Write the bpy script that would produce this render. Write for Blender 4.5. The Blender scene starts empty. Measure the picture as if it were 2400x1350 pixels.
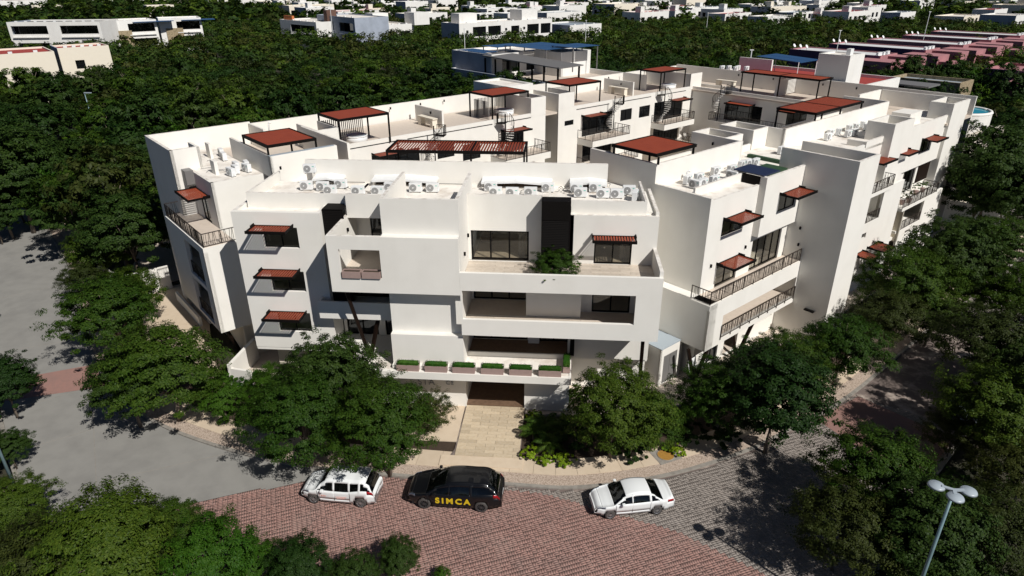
import bpy, bmesh, math, random
import numpy as np
from mathutils import Vector, Matrix
R = math.radians
scene = bpy.context.scene
col = scene.collection

# ---------------------------------------------------------------- camera
CAM_H = 26.0
FPX = 1544.8            # focal length in pixels of a 2400 px wide frame
PIT, YAW, ROL = 0.441952, 0.08406, -0.006052
_cy, _sy = math.cos(YAW), math.sin(YAW)
FWD = Vector((-_sy*math.cos(PIT), _cy*math.cos(PIT), -math.sin(PIT)))
_r = Vector((_cy, _sy, 0)); _u = _r.cross(FWD)
RGT = _r*math.cos(ROL) + _u*math.sin(ROL); UPV = RGT.cross(FWD)
cd = bpy.data.cameras.new('camera'); cam = bpy.data.objects.new('camera', cd); col.objects.link(cam)
cam.matrix_world = Matrix(((RGT.x, UPV.x, -FWD.x, 0), (RGT.y, UPV.y, -FWD.y, 0), (RGT.z, UPV.z, -FWD.z, CAM_H), (0, 0, 0, 1)))
cd.sensor_width = 36; cd.lens = 36*FPX/2400; cd.clip_end = 4000; cd.clip_start = 0.5
scene.camera = cam

# ---------------------------------------------------------------- light
SUN_AZ, SUN_EL = 134.0, 44.5
w = bpy.data.worlds.new('World'); scene.world = w; w.use_nodes = True
nt = w.node_tree; nt.nodes.clear()
sky = nt.nodes.new('ShaderNodeTexSky'); sky.sky_type = 'NISHITA'; sky.sun_disc = False
sky.sun_elevation = R(SUN_EL); sky.sun_rotation = R(SUN_AZ); sky.air_density = 0.42; sky.dust_density = 0.2; sky.ozone_density = 2.5
bg = nt.nodes.new('ShaderNodeBackground'); bg.inputs['Strength'].default_value = 0.05
wo = nt.nodes.new('ShaderNodeOutputWorld')
nt.links.new(sky.outputs[0], bg.inputs[0]); nt.links.new(bg.outputs[0], wo.inputs[0])
sl = bpy.data.lights.new('sun', 'SUN'); sl.energy = 5.0; sl.angle = R(0.5); sl.color = (1.0, 0.965, 0.91)
so = bpy.data.objects.new('sun', sl); col.objects.link(so)
_sd = Vector((-math.cos(R(SUN_EL))*math.sin(R(SUN_AZ)), -math.cos(R(SUN_EL))*math.cos(R(SUN_AZ)), -math.sin(R(SUN_EL))))
so.rotation_euler = _sd.to_track_quat('-Z', 'Y').to_euler(); so.location = (20, -20, 60)
scene.view_settings.view_transform = 'Standard'; scene.view_settings.look = 'None'
scene.view_settings.exposure = -0.05; scene.view_settings.gamma = 1.0
scene.view_settings.use_curve_mapping = False

# ---------------------------------------------------------------- materials
def mat(name, rgb, rough=0.7, metal=0.0, var=0.0, scale=3.0, var2=0.0, scale2=0.4, dark=None, bump=0.0, bscale=30, spec=None, objvar=0.0, streak=0.0):
    m = bpy.data.materials.new(name); m.use_nodes = True
    n = m.node_tree; b = n.nodes['Principled BSDF']; L = n.links
    b.inputs['Base Color'].default_value = (*rgb, 1); b.inputs['Roughness'].default_value = rough; b.inputs['Metallic'].default_value = metal
    if spec is not None: b.inputs['Specular IOR Level'].default_value = spec
    if var or var2 or bump or objvar or streak:
        tc = n.nodes.new('ShaderNodeNewGeometry')
        cur = None
        def mixin(fac_sock, c2, amt):
            nonlocal cur
            mx = n.nodes.new('ShaderNodeMix'); mx.data_type = 'RGBA'
            mul = n.nodes.new('ShaderNodeMath'); mul.operation = 'MULTIPLY'; mul.inputs[1].default_value = amt
            L.new(fac_sock, mul.inputs[0]); L.new(mul.outputs[0], mx.inputs[0])
            if cur is None: mx.inputs[6].default_value = (*rgb, 1)
            else: L.new(cur, mx.inputs[6])
            mx.inputs[7].default_value = (*c2, 1); cur = mx.outputs[2]
        dk = dark or tuple(c*0.45 for c in rgb)
        if var:
            no = n.nodes.new('ShaderNodeTexNoise'); no.inputs['Scale'].default_value = scale; no.inputs['Detail'].default_value = 6
            L.new(tc.outputs['Position'], no.inputs['Vector'])
            cr = n.nodes.new('ShaderNodeMapRange'); cr.inputs[1].default_value = 0.42; cr.inputs[2].default_value = 0.68
            L.new(no.outputs[0], cr.inputs[0]); mixin(cr.outputs[0], dk, var)
        if var2:
            no = n.nodes.new('ShaderNodeTexNoise'); no.inputs['Scale'].default_value = scale2; no.inputs['Detail'].default_value = 5; no.inputs['Roughness'].default_value = 0.65
            L.new(tc.outputs['Position'], no.inputs['Vector'])
            cr = n.nodes.new('ShaderNodeMapRange'); cr.inputs[1].default_value = 0.5; cr.inputs[2].default_value = 0.72
            L.new(no.outputs[0], cr.inputs[0]); mixin(cr.outputs[0], dk, var2)
        if streak:
            mp = n.nodes.new('ShaderNodeMapping'); mp.inputs['Scale'].default_value = (0.9, 0.9, 0.10)
            L.new(tc.outputs['Position'], mp.inputs['Vector'])
            no = n.nodes.new('ShaderNodeTexNoise'); no.inputs['Scale'].default_value = 1.0; no.inputs['Detail'].default_value = 7
            L.new(mp.outputs[0], no.inputs['Vector'])
            cr = n.nodes.new('ShaderNodeMapRange'); cr.inputs[1].default_value = 0.5; cr.inputs[2].default_value = 0.8
            L.new(no.outputs[0], cr.inputs[0]); mixin(cr.outputs[0], dk, streak)
        if objvar:
            oi = n.nodes.new('ShaderNodeObjectInfo'); hs = n.nodes.new('ShaderNodeHueSaturation')
            mr = n.nodes.new('ShaderNodeMapRange'); mr.inputs[3].default_value = 1-objvar; mr.inputs[4].default_value = 1+objvar
            L.new(oi.outputs['Random'], mr.inputs[0]); L.new(mr.outputs[0], hs.inputs['Value'])
            if cur is None: hs.inputs['Color'].default_value = (*rgb, 1)
            else: L.new(cur, hs.inputs['Color'])
            cur = hs.outputs[0]
        if cur is not None: L.new(cur, b.inputs['Base Color'])
        if bump:
            no = n.nodes.new('ShaderNodeTexNoise'); no.inputs['Scale'].default_value = bscale; no.inputs['Detail'].default_value = 4
            L.new(tc.outputs['Position'], no.inputs['Vector'])
            bp = n.nodes.new('ShaderNodeBump'); bp.inputs['Strength'].default_value = bump; bp.inputs['Distance'].default_value = 0.02
            L.new(no.outputs[0], bp.inputs['Height']); L.new(bp.outputs[0], b.inputs['Normal'])
    return m

M = {}
M['stucco'] = mat('white_stucco', (0.765, 0.742, 0.69), 0.85, var=0.09, scale=0.7, streak=0.08, dark=(0.42, 0.39, 0.34), bump=0.12, bscale=18)
M['cream'] = mat('cream_stucco', (0.72, 0.66, 0.55), 0.85, var=0.05, scale=1.5, dark=(0.45, 0.4, 0.3), bump=0.1)
M['cap'] = mat('weathered_cap', (0.74, 0.71, 0.66), 0.85, var=0.55, scale=2.5, dark=(0.33, 0.28, 0.23))
M['deck'] = mat('roof_deck_coating', (0.80, 0.76, 0.70), 0.8, var=0.15, scale=2.0, var2=0.75, scale2=0.55, dark=(0.42, 0.34, 0.27))
M['tile'] = mat('travertine_tile', (0.56, 0.49, 0.41), 0.5, var=0.3, scale=5, dark=(0.4, 0.32, 0.24), objvar=0.10)
M['path'] = mat('beige_path_tile', (0.53, 0.44, 0.32), 0.55, var=0.35, scale=6, dark=(0.40, 0.29, 0.16), objvar=0.13)
M['floor'] = mat('terrace_floor', (0.60, 0.52, 0.44), 0.55, var=0.25, scale=3, dark=(0.45, 0.36, 0.29))
M['wood'] = mat('brown_floor', (0.16, 0.10, 0.065), 0.5, var=0.4, scale=4)
M['rust'] = mat('rust_red_slat', (0.27, 0.052, 0.022), 0.55, var=0.25, scale=1.5, dark=(0.17, 0.03, 0.014), spec=0.3)
M['black'] = mat('black_metal', (0.0065, 0.0055, 0.005), 0.65, spec=0.08)
M['brown'] = mat('dark_brown_steel', (0.011, 0.006, 0.004), 0.6, spec=0.1)
M['grey'] = mat('grey_metal', (0.16, 0.155, 0.15), 0.5)
M['rail'] = mat('brown_rail', (0.03, 0.021, 0.016), 0.5)
M['acw'] = mat('ac_white', (0.74, 0.75, 0.75), 0.45, objvar=0.06, var=0.12, scale=4, dark=(0.5, 0.48, 0.42))
M['acg'] = mat('ac_grille_grey', (0.22, 0.22, 0.22), 0.5)
M['teal'] = mat('teal_badge', (0.02, 0.42, 0.33), 0.4)
M['navy'] = mat('navy_sheet', (0.012, 0.02, 0.055), 0.5)
M['planter'] = mat('mauve_planter', (0.33, 0.235, 0.21), 0.7, var=0.15, scale=6)
M['soil'] = mat('soil', (0.05, 0.032, 0.02), 0.95, var=0.5, scale=8)
M['blueroof'] = mat('blue_panel', (0.02, 0.07, 0.17), 0.3)
M['green'] = mat('green_membrane', (0.018, 0.055, 0.022), 0.7)
M['pool'] = mat('pool_water', (0.0, 0.25, 0.33), 0.05)
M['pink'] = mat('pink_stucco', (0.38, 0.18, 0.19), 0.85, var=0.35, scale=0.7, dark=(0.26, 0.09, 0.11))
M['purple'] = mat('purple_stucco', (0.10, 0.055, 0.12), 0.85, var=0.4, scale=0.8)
M['housew'] = mat('house_white', (0.74, 0.73, 0.70), 0.85, var=0.12, scale=0.4, streak=0.2, dark=(0.45, 0.4, 0.34))
M['greyshade'] = mat('house_grey_and_shade', (0.33, 0.37, 0.44), 0.85, var=0.3, scale=0.5)  # blue-grey paints shade on house side walls; also one grey house's own colour
M['redroof'] = mat('red_roof', (0.34, 0.045, 0.035), 0.8, var=0.3, scale=0.8)
M['stonew'] = mat('rubble_stone', (0.34, 0.27, 0.17), 0.9, var=0.7, scale=2.5, dark=(0.11, 0.09, 0.05), bump=0.8, bscale=4)
M['brownw'] = mat('brown_wall', (0.10, 0.05, 0.035), 0.8)
M['curtain'] = mat('grey_curtain', (0.35, 0.34, 0.33), 0.9)
M['thatch'] = mat('thatch', (0.10, 0.08, 0.06), 0.95, var=0.5, scale=3)
M['concrete'] = mat('road_concrete', (0.25, 0.243, 0.225), 0.8, var=0.35, scale=0.9, var2=0.5, scale2=0.25, dark=(0.17, 0.165, 0.155), bump=0.15, bscale=12)
M['sidewalk'] = mat('sidewalk_concrete', (0.56, 0.46, 0.345), 0.85, var=0.25, scale=2.0, dark=(0.42, 0.32, 0.22), objvar=0.05, bump=0.1)
M['gravel'] = mat('pebble_strip', (0.47, 0.38, 0.31), 0.95, var=0.8, scale=14, dark=(0.16, 0.11, 0.075), bump=0.8, bscale=25)
M['kerb'] = mat('kerb_concrete', (0.27, 0.25, 0.22), 0.85, var=0.5, scale=3, dark=(0.13, 0.115, 0.1))
M['redp'] = mat('red_paver', (0.275, 0.155, 0.13), 0.8, var=0.3, scale=3.5, var2=0.55, scale2=0.4, dark=(0.185, 0.13, 0.115), objvar=0.12, bump=0.2, bscale=40)
M['greyp'] = mat('grey_paver', (0.255, 0.225, 0.20), 0.8, var=0.35, scale=3.5, var2=0.3, scale2=0.5, dark=(0.145, 0.12, 0.105), objvar=0.1, bump=0.2, bscale=40)
M['joint'] = mat('paver_joint', (0.15, 0.118, 0.104), 0.95, var2=0.9, scale2=0.5, dark=(0.55, 0.47, 0.40))
M['ground'] = mat('forest_floor', (0.035, 0.032, 0.018), 0.95, var=0.5, scale=0.6, dark=(0.015, 0.022, 0.008))
M['bark'] = mat('bark', (0.17, 0.135, 0.105), 0.9, var=0.4, scale=5)
M['lampw'] = mat('lamp_grey_blue', (0.34, 0.39, 0.43), 0.35)
M['pole'] = mat('galvanised_pole', (0.20, 0.30, 0.33), 0.4, metal=0.3, var=0.3, scale=3)
M['rubber'] = mat('rubber', (0.05, 0.045, 0.042), 0.7)
M['rim'] = mat('alloy_rim', (0.45, 0.45, 0.46), 0.3, metal=0.8)
M['rimd'] = mat('dark_rim', (0.10, 0.10, 0.105), 0.3, metal=0.7)
M['yellow'] = mat('yellow_letter', (0.62, 0.43, 0.012), 0.5)
M['redl'] = mat('red_lamp', (0.30, 0.008, 0.012), 0.15)
M['headl'] = mat('headlight', (0.10, 0.12, 0.16), 0.05)
M['chrome'] = mat('chrome', (0.6, 0.6, 0.6), 0.1, metal=1)
M['skin'] = mat('skin', (0.36, 0.19, 0.12), 0.6)
M['shirt'] = mat('shirt_grey', (0.33, 0.38, 0.36), 0.9)
M['ochre'] = mat('ochre_iron', (0.36, 0.19, 0.035), 0.7, var=0.4, scale=9)
M['signm'] = mat('sign_grey', (0.30, 0.30, 0.31), 0.4)
M['orange'] = mat('orange_rail', (0.45, 0.14, 0.04), 0.7)
M['carpet'] = mat('car_interior', (0.012, 0.012, 0.013), 0.9)

for _k in ('redp', 'greyp'):
    n = M[_k].node_tree; L = n.links; b = n.nodes['Principled BSDF']; src = b.inputs['Base Color'].links[0].from_socket
    g_ = n.nodes.new('ShaderNodeNewGeometry'); hs = n.nodes.new('ShaderNodeHueSaturation'); mr = n.nodes.new('ShaderNodeMapRange'); mr.inputs[3].default_value = 0.86; mr.inputs[4].default_value = 1.14
    L.new(g_.outputs['Random Per Island'], mr.inputs[0]); L.new(mr.outputs[0], hs.inputs['Value']); L.new(src, hs.inputs['Color']); L.new(hs.outputs[0], b.inputs['Base Color'])

def glass(name, tint, dark, f):
    m = bpy.data.materials.new(name); m.use_nodes = True; n = m.node_tree; n.nodes.clear(); L = n.links
    o = n.nodes.new('ShaderNodeOutputMaterial')
    tr = n.nodes.new('ShaderNodeBsdfTransparent'); tr.inputs[0].default_value = (*tint, 1)
    gl = n.nodes.new('ShaderNodeBsdfGlossy'); gl.inputs['Roughness'].default_value = 0.02; gl.inputs[0].default_value = (0.9, 0.95, 1, 1)
    df = n.nodes.new('ShaderNodeBsdfDiffuse'); df.inputs[0].default_value = (*dark, 1)
    a = n.nodes.new('ShaderNodeMixShader'); a.inputs[0].default_value = f
    L.new(tr.outputs[0], a.inputs[1]); L.new(df.outputs[0], a.inputs[2])
    lw_ = n.nodes.new('ShaderNodeLayerWeight'); lw_.inputs[0].default_value = 0.5
    pw = n.nodes.new('ShaderNodeMath'); pw.operation = 'POWER'; pw.inputs[1].default_value = 4.0; L.new(lw_.outputs['Facing'], pw.inputs[0]); fr = n.nodes.new('ShaderNodeMath'); fr.operation = 'MULTIPLY_ADD'; fr.inputs[1].default_value = 0.75; fr.inputs[2].default_value = 0.045; L.new(pw.outputs[0], fr.inputs[0])
    b = n.nodes.new('ShaderNodeMixShader'); L.new(fr.outputs[0], b.inputs[0]); L.new(a.outputs[0], b.inputs[1]); L.new(gl.outputs[0], b.inputs[2])
    L.new(b.outputs[0], o.inputs[0]); return m
M['glass'] = glass('window_glass', (0.86, 0.85, 0.81), (0.01, 0.012, 0.012), 0.03)
M['carglass'] = glass('car_glass', (0.30, 0.34, 0.33), (0.004, 0.005, 0.005), 0.3)
M['darkglass'] = glass('dark_glass', (0.1, 0.1, 0.1), (0.006, 0.007, 0.008), 0.9)

def paint(name, rgb, rough=0.25):
    m = mat(name, rgb, rough); b = m.node_tree.nodes['Principled BSDF']
    b.inputs['Coat Weight'].default_value = 0.6; b.inputs['Coat Roughness'].default_value = 0.06; return m
M['pwhite'] = paint('white_car_paint', (0.74, 0.76, 0.76), 0.35); M['pblack'] = paint('black_car_paint', (0.004, 0.0045, 0.006), 0.35); M['pblack'].node_tree.nodes['Principled BSDF'].inputs['Coat Weight'].default_value = 0.35; M['pblack'].node_tree.nodes['Principled BSDF'].inputs['Specular IOR Level'].default_value = 0.25

def leafmat(name, rgb, rgb2, trans=0.25):
    m = bpy.data.materials.new(name); m.use_nodes = True; n = m.node_tree; n.nodes.clear(); L = n.links
    o = n.nodes.new('ShaderNodeOutputMaterial'); g = n.nodes.new('ShaderNodeNewGeometry')
    mx = n.nodes.new('ShaderNodeMix'); mx.data_type = 'RGBA'; mx.inputs[6].default_value = (*rgb, 1); mx.inputs[7].default_value = (*rgb2, 1)
    L.new(g.outputs['Random Per Island'], mx.inputs[0])
    no = n.nodes.new('ShaderNodeTexNoise'); no.inputs['Scale'].default_value = 0.11; no.inputs['Detail'].default_value = 2
    L.new(g.outputs['Position'], no.inputs['Vector'])
    oi = n.nodes.new('ShaderNodeObjectInfo'); hs = n.nodes.new('ShaderNodeHueSaturation')
    ad = n.nodes.new('ShaderNodeMath'); ad.operation = 'ADD'; L.new(oi.outputs['Random'], ad.inputs[0]); L.new(no.outputs[0], ad.inputs[1])
    mh = n.nodes.new('ShaderNodeMapRange'); mh.inputs[1].default_value = 0.3; mh.inputs[2].default_value = 1.7; mh.inputs[3].default_value = 0.475; mh.inputs[4].default_value = 0.52
    mv = n.nodes.new('ShaderNodeMapRange'); mv.inputs[1].default_value = 0.3; mv.inputs[2].default_value = 1.7; mv.inputs[3].default_value = 1.28; mv.inputs[4].default_value = 0.72
    L.new(ad.outputs[0], mh.inputs[0]); L.new(ad.outputs[0], mv.inputs[0])
    L.new(mh.outputs[0], hs.inputs['Hue']); L.new(mv.outputs[0], hs.inputs['Value']); L.new(mx.outputs[2], hs.inputs['Color'])
    d = n.nodes.new('ShaderNodeBsdfPrincipled'); d.inputs['Roughness'].default_value = 0.55; d.inputs['Specular IOR Level'].default_value = 0.12
    t = n.nodes.new('ShaderNodeBsdfTranslucent'); L.new(hs.outputs[0], d.inputs['Base Color']); L.new(hs.outputs[0], t.inputs[0])
    a = n.nodes.new('ShaderNodeMixShader'); a.inputs[0].default_value = trans; L.new(d.outputs[0], a.inputs[1]); L.new(t.outputs[0], a.inputs[2]); L.new(a.outputs[0], o.inputs[0])
    return m
M['leaf_d'] = leafmat('leaf_dark', (0.014, 0.036, 0.006), (0.034, 0.064, 0.011))
M['leaf_m'] = leafmat('leaf_mid', (0.020, 0.051, 0.005), (0.052, 0.092, 0.010))
M['leaf_o'] = leafmat('leaf_olive', (0.022, 0.034, 0.007), (0.045, 0.058, 0.012))
M['leaf_y'] = leafmat('leaf_lime', (0.09, 0.19, 0.008), (0.19, 0.27, 0.015))
M['leaf_b'] = leafmat('leaf_bright', (0.025, 0.075, 0.005), (0.055, 0.115, 0.010))
M['leaf_h'] = leafmat('leaf_hedge', (0.02, 0.085, 0.008), (0.045, 0.12, 0.015))

# ---------------------------------------------------------------- mesh helpers
S2 = 2**-0.5
def P(fr, u, v, z):
    return (u, v, z) if fr == 'F' else ((u+v)*S2, (u-v)*S2, z)
def tag(o, label=None, cat=None, group=None, kind=None):
    if label: o['label'] = label
    if cat: o['category'] = cat
    if group: o['group'] = group
    if kind: o['kind'] = kind
    return o
def link(name, me, parent=None, m=None):
    o = bpy.data.objects.new(name, me); col.objects.link(o)
    if parent is not None: o.parent = parent
    if m is not None and me is not None and not me.materials: me.materials.append(m)
    return o
def empty(name, loc=(0, 0, 0), rz=0.0, parent=None):
    o = bpy.data.objects.new(name, None); col.objects.link(o); o.location = loc; o.rotation_euler = (0, 0, rz); o.empty_display_size = 0.3
    if parent is not None: o.parent = parent
    return o
def thing(name, label, cat, loc=(0, 0, 0), rz=0.0, group=None):
    return tag(empty(name, loc, rz), label, cat, group)
def copy_tree(o, loc=None, rz=None, parent=None, label=None, scale=None):
    c = o.copy(); col.objects.link(c)
    if parent is not None: c.parent = parent
    for ch in o.children: copy_tree(ch, parent=c)
    if loc is not None: c.location = loc
    if rz is not None: c.rotation_euler = (0, 0, rz)
    if label: c['label'] = label
    if scale: c.scale = scale
    return c
class MB:
    def __init__(s): s.v = []; s.f = []
    def hexa(s, c):
        # c: 8 corners (bottom 4 ring, top 4 ring)
        a, b, d, e = (Vector(c[i]) for i in (0, 1, 3, 4))
        fl = (b-a).cross(d-a).dot(e-a) < 0
        n = len(s.v); s.v += [tuple(p) for p in c]
        for q in ((3, 2, 1, 0), (4, 5, 6, 7), (0, 1, 5, 4), (1, 2, 6, 5), (2, 3, 7, 6), (3, 0, 4, 7)):
            q = q[::-1] if fl else q
            s.f.append(tuple(n+i for i in q))
        return s
    def box(s, fr, u0, u1, v0, v1, z0, z1):
        return s.hexa([P(fr, u0, v0, z0), P(fr, u1, v0, z0), P(fr, u1, v1, z0), P(fr, u0, v1, z0), P(fr, u0, v0, z1), P(fr, u1, v0, z1), P(fr, u1, v1, z1), P(fr, u0, v1, z1)])
    def pbox(s, pl, p0, p1, q0, q1, z0, z1):
        g = lambda p, q, z: pt(pl, p, q, z)
        return s.hexa([g(p0, q0, z0), g(p1, q0, z0), g(p1, q1, z0), g(p0, q1, z0), g(p0, q0, z1), g(p1, q0, z1), g(p1, q1, z1), g(p0, q1, z1)])
    def bar(s, a, b, t, t2=None, up=(0, 0, 1)):
        a = Vector(a); b = Vector(b); d = (b-a)
        if d.length < 1e-6: return s
        d.normalize(); x = d.cross(Vector(up))
        if x.length < 1e-3: x = d.cross(Vector((1, 0, 0)))
        x.normalize(); y = d.cross(x); t2 = t if t2 is None else t2
        x *= t/2; y *= t2/2
        return s.hexa([a-x-y, a+x-y, a+x+y, a-x+y, b-x-y, b+x-y, b+x+y, b-x+y])
    def tube(s, pts, r, n=6, cap=True):
        rs = r if isinstance(r, (list, tuple)) else [r]*len(pts)
        base = len(s.v); pts = [Vector(p) for p in pts]
        for i, p in enumerate(pts):
            d = (pts[min(i+1, len(pts)-1)] - pts[max(i-1, 0)]).normalized()
            x = d.cross(Vector((0, 0, 1)));
            if x.length < 1e-3: x = Vector((1, 0, 0))
            x.normalize(); y = d.cross(x)
            for k in range(n):
                a = 2*math.pi*k/n; s.v.append(tuple(p + (x*math.cos(a)+y*math.sin(a))*rs[i]))
        for i in range(len(pts)-1):
            for k in range(n):
                a = base+i*n+k; b = base+i*n+(k+1) % n
                s.f.append((a, a+n, b+n, b))
        if cap:
            s.f.append(tuple(base+k for k in range(n))); s.f.append(tuple(base+(len(pts)-1)*n+k for k in range(n))[::-1])
        return s
    def disc(s, c, ax, r, h, n=24, r2=None):
        # short cylinder along axis ax
        ax = Vector(ax).normalized(); c = Vector(c); x = ax.cross(Vector((0, 0, 1)))
        if x.length < 1e-3: x = Vector((1, 0, 0))
        x.normalize(); y = ax.cross(x); base = len(s.v); r2 = r if r2 is None else r2
        for (o, rr) in ((-h/2, r), (h/2, r2)):
            for k in range(n):
                a = 2*math.pi*k/n; s.v.append(tuple(c + ax*o + (x*math.cos(a)+y*math.sin(a))*rr))
        for k in range(n):
            k2 = (k+1) % n; s.f.append((base+k, base+k2, base+n+k2, base+n+k))
        s.f.append(tuple(base+k for k in range(n))[::-1]); s.f.append(tuple(base+n+k for k in range(n))); return s
    def poly(s, pts, z0, z1):
        n = len(pts); base = len(s.v)
        ar = sum(pts[i][0]*pts[(i+1) % n][1]-pts[(i+1) % n][0]*pts[i][1] for i in range(n))
        if ar < 0: pts = pts[::-1]
        s.v += [(p[0], p[1], z0) for p in pts]+[(p[0], p[1], z1) for p in pts]
        s.f.append(tuple(base+i for i in range(n))[::-1]); s.f.append(tuple(base+n+i for i in range(n)))
        for i in range(n):
            j = (i+1) % n; s.f.append((base+i, base+j, base+n+j, base+n+i))
        return s
    def wall(s, pl, p0, p1, z0, z1, th, holes=()):
        ps = sorted({p0, p1, *[min(max(h[i], p0), p1) for h in holes for i in (0, 1)]})
        zs = sorted({z0, z1, *[min(max(h[i], z0), z1) for h in holes for i in (2, 3)]})
        np_, nz = len(ps)-1, len(zs)-1
        def solid(i, j):
            if i < 0 or j < 0 or i >= np_ or j >= nz: return False
            cp = (ps[i]+ps[i+1])/2; cz = (zs[j]+zs[j+1])/2
            return not any(h[0] < cp < h[1] and h[2] < cz < h[3] for h in holes)
        g = lambda p, q, z: Vector(pt(pl, p, q, z))
        fl = (g(1, 0, 0)-g(0, 0, 0)).cross(g(0, 1, 0)-g(0, 0, 0)).dot(Vector((0, 0, 1))) < 0
        def q4(a, b, c, d):
            n = len(s.v); s.v += [tuple(x) for x in (a, b, c, d)]
            s.f.append((n, n+1, n+2, n+3) if not fl else (n+3, n+2, n+1, n))
        for i in range(np_):
            for j in range(nz):
                if not solid(i, j): continue
                a, b, c, d = ps[i], ps[i+1], zs[j], zs[j+1]
                q4(g(a, 0, c), g(b, 0, c), g(b, 0, d), g(a, 0, d))
                q4(g(b, th, c), g(a, th, c), g(a, th, d), g(b, th, d))
                if not solid(i-1, j): q4(g(a, th, c), g(a, 0, c), g(a, 0, d), g(a, th, d))
                if not solid(i+1, j): q4(g(b, 0, c), g(b, th, c), g(b, th, d), g(b, 0, d))
                if not solid(i, j-1): q4(g(a, th, c), g(b, th, c), g(b, 0, c), g(a, 0, c))
                if not solid(i, j+1): q4(g(a, 0, d), g(b, 0, d), g(b, th, d), g(a, th, d))
        return s
    def mesh(s, name, smooth=False):
        me = bpy.data.meshes.new(name); me.from_pydata(s.v, [], s.f)
        if smooth: me.polygons.foreach_set('use_smooth', [True]*len(me.polygons))
        me.update(); return me
    def build(s, name, m, parent=None, smooth=False):
        return link(name, s.mesh(name, smooth), parent, M[m] if isinstance(m, str) else m)
# plane descriptor: (frame, axis, coordinate, inward sign); p runs along, q goes inward
def pt(pl, p, q, z):
    fr, ax, c, inn = pl; d = c+inn*q
    return P(fr, p, d, z) if ax == 'u' else P(fr, d, p, z)
def bevel(o, wd=0.01, seg=1):
    md = o.modifiers.new('bevel', 'BEVEL'); md.width = wd; md.segments = seg; md.limit_method = 'ANGLE'; return o
def gp(u, v, z):          # ground (or any level) point seen at a pixel of the 2400 px photograph
    d = RGT*((u-1200)/FPX) - UPV*((v-675)/FPX) + FWD
    return Vector((0, 0, CAM_H)) + d*((z-CAM_H)/d.z)
def proj(p):
    v = Vector(p)-Vector((0, 0, CAM_H)); z = v.dot(FWD)
    return 1200+FPX*v.dot(RGT)/z, 675-FPX*v.dot(UPV)/z, z
rnd = random.Random(7)
# ================================================================= apartment building
B = thing('apartment_building', 'white stucco four storey apartment complex with rust red awnings, stepped terraces and a courtyard', 'apartment building')
def Wl(pl, p0, p1, z0, z1, th=0.2, holes=(), m='stucco', cap=False, name='wall'):
    mb = MB().wall(pl, p0, p1, z0, z1, th, holes)
    o = mb.build(name, m, B)
    if cap: MB().pbox(pl, p0+.003, p1-.003, 0.003, th-0.003, z1, z1+0.008).build('coping', 'cap', B)
    return o
def Sl(fr, u0, u1, v0, v1, z0, z1, m='stucco', name='slab'): return MB().box(fr, u0, u1, v0, v1, z0, z1).build(name, m, B)
def window(pl, p0, p1, z0, z1, cols=2, inset=0.12, t=0.06, g='glass', name='window', parent=None):
    mb = MB()
    mb.pbox(pl, p0, p1, inset, inset+.07, z1-t, z1).pbox(pl, p0, p1, inset, inset+.07, z0, z0+t)
    for i in range(cols+1):
        c = p0+t/2+(p1-p0-t)*i/cols; mb.pbox(pl, c-t/2, c+t/2, inset-.004, inset+.074, z0+t, z1-t)
    f = mb.build(name, 'black', parent or B)
    for i in range(cols):
        a = p0+t/2+(p1-p0-t)*i/cols+t/2; b = p0+t/2+(p1-p0-t)*(i+1)/cols-t/2
        MB().pbox(pl, a, b, inset+.03, inset+.045, z0+t, z1-t).build('pane', g, f)
    return f
SLATME = {}
def awning(pl, p0, p1, z, d=1.3, n=None, joined=False, parent=None):
    mb = MB(); t = .13
    mb.pbox(pl, p0, p0+t*.7, -d, .01, z-t, z).pbox(pl, p1-t*.7, p1, -d, .01, z-t, z)
    mb.pbox(pl, p0, p1, -d-.07, -d, z-t-.02, z+.03).pbox(pl, p0+t*.7, p1-t*.7, -t*.6, -.004, z-t, z-.02)
    mb.pbox(pl, p0-.02, p0+.03, -.5, -.002, z-.02, z+.09).pbox(pl, p1-.03, p1+.02, -.5, -.002, z-.02, z+.09)
    f = mb.build('awning', 'black', parent or B)
    n = n or max(8, int((p1-p0)/0.145)); w_ = (p1-p0-t*1.4)/n
    if joined:
        mb = MB()
        for i in range(n):
            c = p0+t*.7+w_*(i+.5); mb.pbox(pl, c-w_*.33, c+w_*.33, -d, -t*.6, z-.07, z-.03)
        mb.build('slats', 'rust', f)
    else:
        me = None
        for i in range(n):
            c = p0+t*.7+w_*(i+.5)
            if me is None:
                o = MB().pbox(pl, c-w_*.29, c+w_*.29, -d, -t*.6, z-.066, z-.05).build('slat', 'rust', f); me = o.data; c0 = c
            else:
                o = link('slat', me, f); o.location = Vector(pt(pl, c, 0, 0))-Vector(pt(pl, c0, 0, 0))
    return f
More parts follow.
